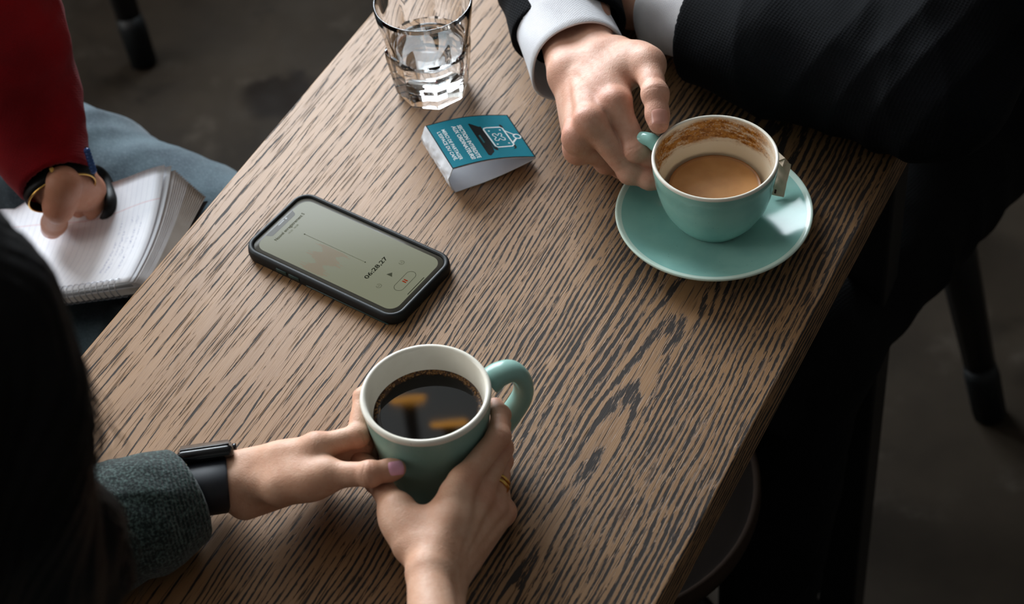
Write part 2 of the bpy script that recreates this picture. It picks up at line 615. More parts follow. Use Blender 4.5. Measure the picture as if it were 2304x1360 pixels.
MAT['card_torn'] = make_paper('crumpled_white_card', srgb(196, 198, 204), srgb(238, 240, 244), 90, 0.9)
MAT['print_white'] = make_paper('white_print', srgb(226, 236, 238), srgb(236, 242, 244), 300, 0.0)
MAT['print_teal'] = make_paper('dim_teal_print', srgb(30, 96, 104), srgb(34, 102, 110), 300, 0.0)
MAT['ruled'] = make_ruled()
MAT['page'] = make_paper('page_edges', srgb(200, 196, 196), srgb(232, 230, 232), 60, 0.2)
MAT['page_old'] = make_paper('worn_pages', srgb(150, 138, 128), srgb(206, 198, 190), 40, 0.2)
MAT['cover'] = plain('dark_cover', srgb(36, 30, 32), 0.6, 0.1, 80, 0.1)
MAT['packet'] = make_paper('sugar_packet_paper', srgb(206, 180, 154), srgb(226, 204, 180), 80, 0.6)
MAT['packet_brown'] = make_paper('brown_print', srgb(66, 34, 24), srgb(78, 42, 30), 80, 0.1)
MAT['nail_pink'] = plain('pink_nail_polish', srgb(240, 172, 196), 0.22, 0.02, 100, 0.0, coat=0.5)
MAT['nail_bare'] = plain('bare_nail', srgb(206, 148, 132), 0.3, 0.04, 100, 0.02)
MAT['plaster'] = plain('grey_plaster', srgb(134, 131, 126), 0.9, 0.08, 6, 0.2, 0.003)
MAT['ceiling'] = plain('grey_ceiling', srgb(140, 138, 134), 0.9, 0.06, 4, 0.1, 0.003)
MAT['frame'] = plain('black_window_frame', srgb(24, 24, 25), 0.5, 0.05, 60, 0.05)
MAT['bulb'] = make_emit('warm_bulb', (1.0, 0.45, 0.08, 1), 9.0)
MAT['blue_bead'] = plain('blue_bead', srgb(30, 70, 130), 0.3, 0.1, 100, 0.0)


def make_pane():
    """Thin window pane: mostly straight through, a fresnel share reflected."""
    m = bpy.data.materials.new('window_pane'); m.use_nodes = True
    t = m.node_tree
    t.nodes.remove(t.nodes['Principled BSDF'])
    out = t.nodes['Material Output']
    a = t.nodes.new('ShaderNodeBsdfTransparent'); g = t.nodes.new('ShaderNodeBsdfGlossy')
    g.inputs['Roughness'].default_value = 0.02
    f = t.nodes.new('ShaderNodeFresnel'); f.inputs[0].default_value = 1.45
    s = t.nodes.new('ShaderNodeMixShader')
    t.links.new(f.outputs[0], s.inputs[0]); t.links.new(a.outputs[0], s.inputs[1]); t.links.new(g.outputs[0], s.inputs[2])
    t.links.new(s.outputs[0], out.inputs[0])
    return m


MAT['pane'] = make_pane()

# ================================================================ the room
def slab(name, c, s, mat, kind='structure', parent=None, bevel=0.0):
    bm = bmesh.new(); box(bm, c, s, bevel=bevel)
    o = bm_obj(name, bm, mat, parent, smooth=False)
    if kind: o['kind'] = kind
    return o


RX0, RX1, RY0, RY1, RH = -2.9, 2.7, -1.6, 3.3, 3.0
slab('floor', ((RX0 + RX1) / 2, (RY0 + RY1) / 2, -0.05), (RX1 - RX0 + .4, RY1 - RY0 + .4, 0.1), MAT['floor'])
slab('ceiling', ((RX0 + RX1) / 2, (RY0 + RY1) / 2, RH + 0.05), (RX1 - RX0 + .4, RY1 - RY0 + .4, 0.1), MAT['ceiling'])
slab('wall_front', ((RX0 + RX1) / 2, RY0 - .1, RH / 2), (RX1 - RX0 + .4, .2, RH), MAT['plaster'])
slab('wall_right', (RX1 + .1, (RY0 + RY1) / 2, RH / 2), (.2, RY1 - RY0, RH), MAT['plaster'])


def wall_hole(name, axis, pos, a0, a1, h0, h1, r0, r1):
    """Wall slab with one window opening, as one mesh."""
    bm = bmesh.new()
    for (p0, p1, q0, q1) in ((r0, h0, 0, RH), (h1, r1, 0, RH), (h0, h1, 0, a0), (h0, h1, a1, RH)):
        if axis == 'y':
            box(bm, ((p0 + p1) / 2, pos + .1, (q0 + q1) / 2), (p1 - p0, .2, q1 - q0))
        else:
            box(bm, (pos - .1, (p0 + p1) / 2, (q0 + q1) / 2), (.2, p1 - p0, q1 - q0))
    o = bm_obj(name, bm, MAT['plaster'], smooth=False); o['kind'] = 'structure'
    return o


wb, wl = WIN_BACK, WIN_LEFT
wall_hole('wall_back', 'y', RY1, wb['z0'], wb['z1'], wb['x0'], wb['x1'], RX0, RX1)
wall_hole('wall_left', 'x', RX0, wl['z0'], wl['z1'], wl['y0'], wl['y1'], RY0, RY1)


def window(name, axis, pos, h0, h1, z0, z1, nh, nz):
    o = bpy.data.objects.new(name, None); COL.objects.link(o); o['kind'] = 'structure'
    P = (lambda h, z, d: (h, pos + d, z)) if axis == 'y' else (lambda h, z, d: (pos - d, h, z))
    S = (lambda a, b, d: (a, d, b)) if axis == 'y' else (lambda a, b, d: (d, a, b))
    bm = bmesh.new()
    t = .05
    for h in (h0 + t / 2, h1 - t / 2): box(bm, P(h, (z0 + z1) / 2, .1), S(t, z1 - z0, .07))
    for z in (z0 + t / 2, z1 - t / 2): box(bm, P((h0 + h1) / 2, z, .1), S(h1 - h0 - 2 * t, t, .07))
    f = bm_obj('window_frame', bm, MAT['frame'], o, smooth=False)
    for i in range(1, nh):
        bm = bmesh.new(); box(bm, P(h0 + (h1 - h0) * i / nh, (z0 + z1) / 2, .1), S(.03, z1 - z0 - 2 * t, .04)); bm_obj('glazing_bar', bm, MAT['frame'], o, smooth=False)
    for i in range(1, nz):
        bm = bmesh.new(); box(bm, P((h0 + h1) / 2, z0 + (z1 - z0) * i / nz, .1), S(h1 - h0 - 2 * t, .03, .038)); bm_obj('glazing_bar', bm, MAT['frame'], o, smooth=False)
    bm = bmesh.new(); box(bm, P((h0 + h1) / 2, (z0 + z1) / 2, .1), S(h1 - h0 - 2 * t, z1 - z0 - 2 * t, .006)); bm_obj('pane', bm, MAT['pane'], o, smooth=False)
    bm = bmesh.new(); box(bm, P((h0 + h1) / 2, z0 - .015, .03), S(h1 - h0 + .1, .03, .2), bevel=.004); bm_obj('window_sill', bm, MAT['plaster'], o, smooth=False)


window('window_1', 'y', RY1, wb['x0'], wb['x1'], wb['z0'], wb['z1'], 2, 2)
window('window_2', 'x', RX0, wl['y0'], wl['y1'], wl['z0'], wl['z1'], 2, 2)


def pendant(px, py, label, z):
    """Lamp whose mirror image the black coffee shows around photo pixel (px, py)."""
    p = at(px, py, 0.0675); d = unit(p - CAM_O); d[2] = -d[2]
    c = p + d * (z - p[2]) / d[2]
    t = thing('pendant_lamp', label, 'lamp', (c[0], c[1], z), group='pendant lamps above the table')
    bm = bmesh.new(); tube(bm, catmull([(-.030, 0, 0), (-.015, 0, .001), (0, 0, 0), (.015, 0, .001), (.030, 0, 0)], 4), [.003, .0055, .006, .006, .006, .006, .006, .006, .006, .006, .006, .006, .006, .006, .006, .0055, .003], 12); bm_obj('bulb', bm, MAT['bulb'], t)
    bm = bmesh.new(); lathe(bm, [(.0, .11), (.011, .11), (.012, .005), (.0, .005)], 24); bm_obj('socket', bm, MAT['black_metal'], t, angle=40)
    bm = bmesh.new(); tube(bm, [(0, 0, .1), (0, 0, RH - z - .02)], .003, 8); bm_obj('cord', bm, MAT['black_metal'], t)
    bm = bmesh.new(); lathe(bm, [(0, RH - z), (.05, RH - z), (.05, RH - z - .02), (0, RH - z - .025)], 32); bm_obj('ceiling_rose', bm, MAT['black_metal'], t, angle=40)


pendant(918, 902, 'bare-bulb pendant lamp mirrored at the far side of the black coffee', 2.35)
pendant(1010, 952, 'bare-bulb pendant lamp mirrored at the near side of the black coffee', 2.22)

# ================================================================ the table
VL, VR, UN, UF = 0.8037, 0.3212, 0.40, 1.30
TH = 0.036
table = thing('cafe_table', 'brown open-grained oak cafe table carrying the cups, the phone and the card', 'table', (0, 0, 0), E_ANG)
bm = bmesh.new()
box(bm, ((UN + UF) / 2, (VL + VR) / 2, T - TH / 2), (UF - UN, VL - VR, TH), bevel=0.0022, seg=3)
top = bm_obj('tabletop', bm, MAT['wood'], table, angle=50)
for nm, c, s in (('rail', ((UN + UF) / 2, VR + .035, T - TH - .02), (UF - UN - .1, .03, .04)), ('rail', ((UN + UF) / 2, VL - .035, T - TH - .02), (UF - UN - .1, .03, .04)),
                 ('cross_rail', (UN + .065, (VL + VR) / 2, T - TH - .02), (.03, VL - VR - .1, .04)), ('cross_rail', (UF - .065, (VL + VR) / 2, T - TH - .02), (.03, VL - VR - .1, .04))):
    bm = bmesh.new(); box(bm, c, s, bevel=.003); bm_obj(nm, bm, MAT['black_metal'], table, smooth=False)
for u in (UN + .065, UF - .065):
    for v in (VR + .035, VL - .035):
        bm = bmesh.new(); box(bm, (u, v, (T - TH - .04) / 2), (.04, .04, T - TH - .04), bevel=.003); bm_obj('leg', bm, MAT['black_metal'], table, smooth=False)

# ================================================================ crockery
MUG_C = at(957, 882, 0.088); MUG_C[2] = T
CUP_C = at(1609, 352, 0.073); CUP_C[2] = T + 0.009
SAU_C = at(1604, 476, 0.021); SAU_C[2] = T
# keep the cup on the well of the saucer
SAU_C[0] = 0.5 * (SAU_C[0] + CUP_C[0]); SAU_C[1] = 0.5 * (SAU_C[1] + CUP_C[1])

# --- mug
mug = thing('coffee_mug', 'thick pale green mug of black coffee held between two hands', 'mug', MUG_C)


def mug_r(z):                                    # outer radius of the mug at height z
    t = min(max(z / .088, 0), 1)
    return .0345 + (.0442 - .0345) * t ** 1.15


outer = [(0, .003), (.026, .003), (.028, 0), (.0325, 0), (.0342, .0025)] + [(mug_r(z), z) for z in np.linspace(.008, .0835, 12)]
bm = bmesh.new(); lathe(bm, outer, 128); bm_obj('mug_body', bm, MAT['teal_mug'], mug)
inner = [(mug_r(.0835), .0835), (.0441, .0858), (.0434, .0873), (.0420, .0880), (.0406, .0874), (.0398, .0855)] + [(mug_r(z) - .0048, z) for z in np.linspace(.080, .014, 8)] + [(.026, .0075), (0, .0068)]
bm = bmesh.new(); lathe(bm, inner, 128); bm_obj('mug_lining', bm, MAT['cream'], mug)
hd = unit(np.array([.93, .36, 0]))                # handle direction, to the right and away
tgt = [at(1092, 822, .073), None]


def handle(parent, d, prof, rad, mat, name='handle', flat=.75):
    pts = catmull([np.array([d[0] * r, d[1] * r, z]) for r, z in prof], 8)
    n = len(pts)
    rr = [rad * (1.0 + .22 * (abs(i / (n - 1) - .5) * 2) ** 3) for i in range(n)]
    bm = bmesh.new(); tube(bm, pts, rr, 20, flat=1.0 / flat, ref=np.cross(d, [0, 0, 1]))
    return bm_obj(name, bm, mat, parent)


handle(mug, hd, [(.0455, .0735), (.054, .0770), (.0635, .0745), (.0695, .062), (.0685, .047), (.059, .033), (.049, .024), (.041, .022)], .0066, MAT['teal_mug'])
COF_Z = 0.0675
bm = bmesh.new()
rc_ = mug_r(COF_Z) - .0048 + .0003
lathe(bm, [(0, 0), (rc_ * .5, 0), (rc_ * .8, 0), (rc_ * .86, 0), (rc_ * .885, 0), (rc_ * .94, .0001), (rc_ * .985, .0006), (rc_, .0014), (rc_ - .0008, -.003), (mug_r(.03) - .0047, -.0375), (0, -.0375)], 128)
cof = bm_obj('coffee', bm, MAT['black_coffee']); cof.location = (MUG_C[0], MUG_C[1], T + COF_Z)
tag(cof, 'black coffee with brown bubbles along its edge, filling the held green mug', 'coffee')
# ring of bubbles clinging to the far edge
bm = bmesh.new()
for i in range(150):
    a = math.radians(RNG.uniform(20, 175)); rr = rc_ - RNG.uniform(.0004, .0030); r = RNG.uniform(.00035, .0010)
    mtx = Matrix.Translation((rr * math.cos(a), rr * math.sin(a), .0003))
    bmesh.ops.create_icosphere(bm, subdivisions=1, radius=r, matrix=mtx)
MAT['bubble'] = plain('coffee_foam', srgb(134, 94, 50), 0.25, 0.15, 400, 0.0)
b_ = bm_obj('foam_bubbles', bm, MAT['bubble'], cof); b_['kind'] = 'stuff'

# --- cup
cup = thing('coffee_cup', 'turquoise coffee cup stained inside, standing on the saucer', 'cup', CUP_C)
HC = .064
cup_out = [(0, .002), (.0235, .002), (.0245, 0), (.0268, 0), (.0276, .0015), (.0318, .0060), (.0366, .0135), (.0407, .0225), (.0434, .0325), (.0453, .0425), (.0460, .0500), (.0466, .0515), (.0472, .0585), (.0474, .0617)]
bm = bmesh.new(); lathe(bm, cup_out, 128); bm_obj('cup_body', bm, MAT['teal'], cup)
cup_rim = [(.0474, .0617), (.0474, .0631), (.0468, .0640), (.0458, .0641), (.0450, .0634)]
bm = bmesh.new(); lathe(bm, cup_rim, 128); bm_obj('cup_rim', bm, MAT['cream'], cup)
cup_in = [(.0450, .0634), (.0445, .058), (.0436, .0495), (.0418, .042), (.0394, .0335), (.0352, .0235), (.0300, .0150), (.022, .008), (0, .006)]
bm = bmesh.new(); lathe(bm, cup_in, 128); bm_obj('cup_lining', bm, MAT['lining'], cup)
CUP_HD = unit(np.array([-.82, .57, 0]))
handle(cup, CUP_HD, [(.0492, .0560), (.056, .0585), (.065, .0560), (.0705, .0465), (.068, .034), (.058, .0235), (.047, .0185), (.0385, .0150)], .0042, MAT['teal'])
MC_Z = .042 - .009
bm = bmesh.new()
lathe(bm, [(0, 0), (.02, 0), (.032, 0), (.0343, 0), (.0350, .0007), (.0350, .0004), (.0352, -.0005), (.0300, -.0178), (0, -.0178)], 128)
mc = bm_obj('coffee', bm, MAT['milk_coffee']); mc.location = (CUP_C[0], CUP_C[1], CUP_C[2] + MC_Z)
bm = None
tag(mc, 'light brown milky coffee left low in the turquoise cup', 'coffee')

# --- saucer
sau = thing('saucer', 'round turquoise saucer with pale rim under the turquoise cup', 'saucer', SAU_C)
s_top = [(0, .0075), (.027, .0075), (.0285, .0090), (.030, .0088), (.033, .0082), (.045, .0098), (.056, .0128), (.065, .0164), (.0705, .0190)]
s_rim = [(.0705, .0190), (.0730, .0203), (.0745, .0208), (.0752, .0200), (.0748, .0185), (.0735, .0172)]
s_bot = [(.0735, .0172), (.065, .0120), (.052, .0072), (.044, .0040), (.0425, .0), (.0400, .0), (.039, .0035), (0, .0035)]
s_top = [(0, .0078), (.024, .0078), (.030, .0080), (.036, .0084), (.045, .0100), (.056, .0130), (.065, .0166), (.0705, .0191)]
bm = bmesh.new(); lathe(bm, s_top, 128); bm_obj('saucer_well', bm, MAT['teal'], sau)
bm = bmesh.new(); lathe(bm, [(.0705, .0191)] + s_rim[1:], 128); bm_obj('saucer_rim', bm, MAT['teal_light'], sau)
bm = bmesh.new(); lathe(bm, s_bot, 128); bm_obj('saucer_underside', bm, MAT['teal'], sau)

# --- sugar packet leaning in the saucer behind the cup
pk = thing('sugar_packet', 'torn beige paper sugar packet tucked behind the turquoise cup', 'packet', (0, 0, 0))
a_, b_, c_, d_ = at(1748, 352, .038), at(1780, 370, .036), at(1763, 444, .015), at(1734, 438, .015)
NU, NVv = 8, 16
vs, fs = [], []
nrm_ = unit(np.cross(b_ - a_, d_ - a_)); nrm_ = nrm_ if nrm_[2] > 0 else -nrm_
for side in (1, -1):
    for j in range(NVv + 1):
        for i in range(NU + 1):
            s, t = i / NU, j / NVv
            p = (a_ * (1 - s) + b_ * s) * (1 - t) + (d_ * (1 - s) + c_ * s) * t
            puff = math.sin(math.pi * s) ** .6 * .0022 * (.3 + math.sin(math.pi * min(1, t * 1.15)) * .8) + .0004
            p = p + nrm_ * (side * puff + .0004 * math.sin(9 * t + 3 * s) + .0003 * math.sin(23 * t - 5 * s))
            vs.append(p)
n1 = (NU + 1) * (NVv + 1)
for k in range(2):
    for j in range(NVv):
        for i in range(NU):
            q = [k * n1 + j * (NU + 1) + i, k * n1 + j * (NU + 1) + i + 1, k * n1 + (j + 1) * (NU + 1) + i + 1, k * n1 + (j + 1) * (NU + 1) + i]
            fs.append(q if k == 0 else q[::-1])
mesh_obj('paper_sleeve', vs, fs, MAT['packet'], pk)
# torn top flap
fl = []
for (px, py, z) in ((1753, 342, .040), (1768, 356, .040), (1777, 366, .034), (1762, 375, .036), (1752, 362, .037)): fl.append(at(px, py, z))
bm = bmesh.new()
tv = [bm.verts.new(p + nrm_ * .0022) for p in fl]; bv = [bm.verts.new(p + nrm_ * .0016) for p in fl]
bm.faces.new(tv); bm.faces.new(bv[::-1])
for i in range(5): bm.faces.new((tv[i], bv[i], bv[(i + 1) % 5], tv[(i + 1) % 5]))
bm_obj('torn_flap', bm, MAT['packet'], pk, smooth=False)
bm = bmesh.new()
for (x0, y0, x1, y1) in ((1749, 416, 1754, 416), (1746, 426, 1750, 427), (1753, 402, 1755, 402)):
    P_ = [at(x0, y0, .019), at(x1, y1, .019), at(x1 - 2, y1 + 9, .0165), at(x0 - 2, y0 + 9, .0165)]
    up_ = nrm_ * .0030
    tv = [bm.verts.new(p + up_) for p in P_]; bv = [bm.verts.new(p + up_ - nrm_ * .0006) for p in P_]
    bm.faces.new(tv); bm.faces.new(bv[::-1])
    for i in range(4): bm.faces.new((tv[i], bv[i], bv[(i + 1) % 4], tv[(i + 1) % 4]))
bm_obj('printed_mark', bm, MAT['packet_brown'], pk, smooth=False)

# --- water glass: eight flat facets below, round lip above
GL_C = 0.5 * (at(842, 0, .09) + at(1060, 10, .09)); GL_C[2] = T
glass = thing('water_glass', 'clear faceted tumbler of water near the far left table edge', 'glass', GL_C)
NSEG = 160


def poly_r(th, n=8, ph=0.0):
    a = (th - ph) % (2 * math.pi / n) - math.pi / n
    return math.cos(math.pi / n) / math.cos(a)


def glass_r(th, z):
    """outer radius: octagonal foot, shoulder at 47 mm, a second staggered row of facets fading into the round lip"""
    z_ = z / .092
    base = .0290 + (.0402 - .0290) * min(1, z_ * 1.05) ** 0.9
    lowf = poly_r(th, 8, math.radians(8))
    upf = poly_r(th, 8, math.radians(8 + 22.5))
    if z < .048:
        f = 1 - .0 * z_
        r = base * (lowf * f + (1 - f)) * 1.045
        arch = (1 - (lowf - math.cos(math.pi / 8)) / (1 - math.cos(math.pi / 8)))      # 1 in the middle of a facet
        if z > .040: r -= .0010 * ((z - .040) / .008) ** 2
    else:
        k = max(0, min(1, (z - .048) / .030))
        r = base * 1.0 * (upf * (1 - k) + k) * (1.012 - .012 * k)
    return r


zs = [0, .0012, .003, .008, .016, .024, .032, .038, .042, .045, .0475, .049, .052, .056, .061, .067, .073, .079, .084, .088, .0905, .0918]
vs, fs = [], []
for z in zs:
    for i in range(NSEG):
        th = 2 * math.pi * i / NSEG
        r = glass_r(th, z)
        if z < .003: r -= (.003 - z) * .45
        if z > .0885: r -= (z - .0885) * .18
        vs.append((r * math.cos(th), r * math.sin(th), z))
nz = len(zs)
for k in range(nz - 1):
    for i in range(NSEG):
        j = (i + 1) % NSEG
        fs.append((k * NSEG + i, k * NSEG + j, (k + 1) * NSEG + j, (k + 1) * NSEG + i))


def glass_in(z): return .0225 + (.0386 - .0225) * min(1, max(0, (z - .012) / .080)) ** .72


zi = [.0918, .0905, .086, .078, .068, .058, .048, .038, .030, .024, .018, .0145, .0128]
base0 = len(vs)
for k, z in enumerate(zi):
    r = glass_in(z) if k > 0 else glass_in(z) + .0006
    if z < .018: r *= 1 - ((.018 - z) / .006) ** 2 * .12
    for i in range(NSEG):
        th = 2 * math.pi * i / NSEG
        vs.append((r * math.cos(th), r * math.sin(th), z))
for i in range(NSEG):
    j = (i + 1) % NSEG
    fs.append(((nz - 1) * NSEG + i, (nz - 1) * NSEG + j, base0 + j, base0 + i))
for k in range(len(zi) - 1):
    for i in range(NSEG):
        j = (i + 1) % NSEG
        fs.append((base0 + k * NSEG + i, base0 + k * NSEG + j, base0 + (k + 1) * NSEG + j, base0 + (k + 1) * NSEG + i))
vs.append((0, 0, .0125)); ci = len(vs) - 1
kk = base0 + (len(zi) - 1) * NSEG
for i in range(NSEG): fs.append((kk + i, kk + (i + 1) % NSEG, ci))
vs.append((0, 0, .0016)); cb = len(vs) - 1
for i in range(NSEG): fs.append(((i + 1) % NSEG, i, cb))
go = mesh_obj('tumbler', vs, fs, MAT['glass'], glass)
go.data.set_sharp_from_angle(angle=math.radians(14))
bm = bmesh.new()
wz = [(z, glass_in(z) + .0002) for z in (.0135, .0165, .020, .026, .034, .042, .0445)]
lathe(bm, [(0, .0123)] + [(r * (1 - ((.018 - z) / .006) ** 2 * .12 if z < .018 else 1), z) for z, r in wz] + [(glass_in(.0445) - .001, .0440), (glass_in(.0445) - .004, .0437), (0, .0437)], 96)
wat = bm_obj('water', bm, MAT['water']); wat.location = GL_C
tag(wat, 'clear still water half filling the faceted tumbler', 'water')


# ================================================================ lettering
def text_mesh(txt, size, bold=0.0, align='LEFT', space=1.0):
    cu = bpy.data.curves.new('t', 'FONT'); cu.body = txt; cu.size = size
    cu.offset = bold; cu.align_x = align; cu.resolution_u = 3; cu.space_character = space
    o = bpy.data.objects.new('t', cu); COL.objects.link(o)
    dg = bpy.context.evaluated_depsgraph_get()
    me = bpy.data.meshes.new_from_object(o.evaluated_get(dg), depsgraph=dg)
    bpy.data.objects.remove(o, do_unlink=True); bpy.data.curves.remove(cu)
    vs = np.array([v.co[:2] for v in me.vertices]).reshape(-1, 2); fs = [tuple(p.vertices) for p in me.polygons]
    bpy.data.meshes.remove(me)
    return vs, fs


class Flat:
    """Flat print gathered on one surface: 2-D polygons mapped by fn(x, y) -> 3-D."""
    def __init__(s): s.v, s.f = [], []

    def add(s, vs, fs):
        b = len(s.v); s.v += [tuple(p) for p in vs]; s.f += [tuple(i + b for i in f) for f in fs]
        return s

    def text(s, txt, size, width=None, pos=(0, 0), rot=0.0, bold=0.0, center=False, height=None):
        vs, fs = text_mesh(txt, size, bold)
        lo, hi = vs.min(0), vs.max(0)
        vs = vs - [lo[0], 0]
        if width: vs[:, 0] *= width / (hi[0] - lo[0])
        if height: vs[:, 1] *= height / (hi[1])
        if center: vs[:, 0] -= (vs[:, 0].max()) / 2
        c, q = math.cos(rot), math.sin(rot)
        vs = np.stack([vs[:, 0] * c - vs[:, 1] * q, vs[:, 0] * q + vs[:, 1] * c], -1) + np.asarray(pos)
        return s.add(vs, fs)

    def rect(s, x0, y0, x1, y1): return s.add([(x0, y0), (x1, y0), (x1, y1), (x0, y1)], [(0, 1, 2, 3)])

    def poly(s, pts): return s.add(pts, [tuple(range(len(pts)))])

    def line(s, pts, w, closed=False):
        pts = [np.asarray(p, float) for p in pts]
        n = len(pts); L = []
        for i in range(n):
            a = pts[(i - 1) % n] if closed or i > 0 else pts[i]
            b = pts[(i + 1) % n] if closed or i < n - 1 else pts[i]
            t = b - a; t = t / (np.linalg.norm(t) + 1e-12); nn = np.array([-t[1], t[0]])
            L += [pts[i] + nn * w / 2, pts[i] - nn * w / 2]
        fs = []
        for i in range(n if closed else n - 1):
            j = (i + 1) % n; fs.append((2 * i, 2 * i + 1, 2 * j + 1, 2 * j))
        return s.add(L, fs)

    def disc(s, c, r, n=20): return s.add([(c[0] + r * math.cos(2 * math.pi * i / n), c[1] + r * math.sin(2 * math.pi * i / n)) for i in range(n)], [tuple(range(n))])

    def build(s, name, fn, mat, parent):
        o = mesh_obj(name, [fn(x, y) for x, y in s.v], s.f, mat, parent, smooth=False)
        bm = bmesh.new(); bm.from_mesh(o.data); bmesh.ops.recalc_face_normals(bm, faces=bm.faces[:]); bm.to_mesh(o.data); bm.free()
        return o


def rrect(w, h, r, n=8):
    pts = []
    for cx, cy, a0 in ((w - r, h - r, 0), (-w + r, h - r, 90), (-w + r, -h + r, 180), (w - r, -h + r, 270)):
        for i in range(n + 1):
            a = math.radians(a0 + 90 * i / n); pts.append((cx + r * math.cos(a), cy + r * math.sin(a)))
    return pts


# ================================================================ the phone
ph = thing('smartphone', 'smartphone in a black case recording sound, lying on the table', 'phone', (-.122, 1.1013, T), 0.8968)
loops = []
prof = [(-.0015, .0), (.0, .0008), (.0006, .0040), (.0002, .0085), (-.0006, .0098), (-.0018, .0104), (-.0030, .0102), (-.0038, .0094), (-.0040, .0085), (-.0040, .0070)]
bm = bmesh.new(); rings = []
for off, z in prof:
    rings.append([bm.verts.new((x, y, z)) for x, y in rrect(.0385 + off, .0752 + off, .0135 + off)])
nn = len(rings[0])
for k in range(len(rings) - 1):
    for i in range(nn):
        bm.faces.new((rings[k][i], rings[k][(i + 1) % nn], rings[k + 1][(i + 1) % nn], rings[k + 1][i]))
bm.faces.new(rings[0][::-1]); bm.faces.new(rings[-1])
bm_obj('case', bm, MAT['rubber'], ph, angle=60)
bm = bmesh.new(); R0 = [bm.verts.new((x, y, .0073)) for x, y in rrect(.0344, .0711, .0098)]; R1 = [bm.verts.new((x, y, .0086)) for x, y in rrect(.0344, .0711, .0098)]; R2 = [bm.verts.new((x, y, .0090)) for x, y in rrect(.0339, .0706, .0093)]
for a, b in ((R0, R1), (R1, R2)):
    for i in range(nn): bm.faces.new((a[i], a[(i + 1) % nn], b[(i + 1) % nn], b[i]))
bm.faces.new(R2); bm.faces.new(R0[::-1])
bm_obj('front_glass', bm, MAT['bezel'], ph, angle=40)
bm = bmesh.new()
f_ = bm.faces.new([bm.verts.new((x, y, .00906)) for x, y in rrect(.03115, .06745, .0085)])
bm_obj('screen', bm, MAT['screen'], ph, smooth=False)
PZ = lambda z: (lambda x, y: (x, y, z))
nt = Flat(); nt.poly([(-.0175, .0675), (-.0165, .0655), (-.0160, .0640), (-.0145, .0626), (.0125, .0626), (.0142, .0640), (.0147, .0655), (.0158, .0675)])
nt.build('notch', PZ(.00912), MAT['bezel'], ph)
Flat().line([(-.0034, .0665), (.0036, .0665)], .0009).build('earpiece', PZ(.00917), MAT['gloss_black'], ph)
Flat().disc((.0060, .0663), .0009).build('front_camera', PZ(.00917), MAT['gloss_black'], ph)
Flat().text('Nouvel enregistrement 5', .004, .0352, (-.0176, .0566), bold=.00006).build('recording_title', PZ(.00913), MAT['ink_grey'], ph)
Flat().text('10:25', .0022, .0048, (-.0062, .0530)).text('06:28', .0022, .0048, (.0006, .0530)).build('recording_subtitle', PZ(.00913), MAT['ink_faint'], ph)
Flat().line([(-.0004, .0424), (-.0004, -.0173)], .00022).disc((-.0004, .0424), .0006).disc((-.0004, -.0173), .0006).build('playhead', PZ(.00916), MAT['ink_grey'], ph)
wf = Flat()
rw = random.Random(3)
for i in range(44):
    x = -.0300 + i * .00065
    env = .0035 + .0135 * (math.sin(i * .33) * .5 + .5) * (.35 + .65 * rw.random()) + (.003 if 20 < i < 42 else 0)
    wf.rect(x, .0118 - env, x + .00035, .0118 + env)
wf.build('waveform', PZ(.00913), MAT['wave'], ph)
Flat().text('06:28,27', .0052, .0262, (-.0141, -.0298), bold=.00009).build('timer', PZ(.00913), MAT['ink_dark'], ph)
Flat().poly([(-.0024, -.0392), (-.0024, -.0446), (.0014, -.0419)]).build('play_button', PZ(.00913), MAT['ink_grey'], ph)
for (cx, cy) in ((.0137, -.0416), (-.0152, -.0418)):
    fl_ = Flat(); fl_.line([(cx + .0020 * math.cos(a), cy + .0020 * math.sin(a)) for a in np.linspace(2.2, 2.2 + 5.5, 22)], .0003)
    fl_.text('15', .0019, .0017, (cx - .00085, cy - .0006)); fl_.build('skip_button', PZ(.00913), MAT['ink_grey'], ph)
Flat().line([(x - .0008, y - .0557) for x, y in rrect(.0112, .0040, .0040)], .00032, True).build('record_pill', PZ(.00913), MAT['ink_dark'], ph)
Flat().rect(-.0023, -.0575, -.0012, -.0539).rect(-.0004, -.0575, .0007, -.0539).build('pause_mark', PZ(.00913), MAT['ink_red'], ph)
Flat().line([(-.0112, -.0659), (.0097, -.0659)], .0006).build('home_bar', PZ(.00913), MAT['ink_dark'], ph)
for y0, y1 in ((.0400, .0296), (.0275, .0172)):
    bm = bmesh.new(); box(bm, (-.03905, (y0 + y1) / 2, .0052), (.0012, y0 - y1, .0034), bevel=.0005); bm_obj('volume_button', bm, MAT['rubber_green'], ph)
bm = bmesh.new(); box(bm, (.03905, .027, .0052), (.0012, .017, .0034), bevel=.0005); bm_obj('power_button', bm, MAT['rubber_green'], ph)
bm = bmesh.new(); box(bm, (-.0389, -.0285, .0026), (.0010, .079, .0011), bevel=.0004); bm_obj('grip_strip', bm, MAT['rubber_green'], ph)

# ================================================================ the table card
CA, CD = at(957, 284, .025), at(1018.8, 381.3, .025)
CB, CC = at(1141.5, 260.8, .008), at(1205.6, 353.5, .008)
org = 0.5 * (CA + CD); org[2] = T
lx = unit((CB + CC) / 2 - (CA + CD) / 2); lx[2] = 0; lx = unit(lx)
ly = unit(CA - CD); ly[2] = 0; ly = unit(ly)
WD = np.linalg.norm(CA - CD); LN = ((CB + CC) / 2 - org) @ lx
card = thing('table_card', 'teal folded cardboard sign forbidding computers, standing by the phone', 'sign', org, math.atan2(lx[1], lx[0]))
shear = 0.0


def card_top(s):                                   # centre line of the sloping panel, s in 0..1 from tall end to tip
    return np.array([s * LN, .025 + (.008 - .025) * s + .0040 * math.sin(math.pi * s)])


def card_bot(s): return np.array([s * LN, .0004 + .0068 * max(0, (s - .30) / .70) ** 1.6])


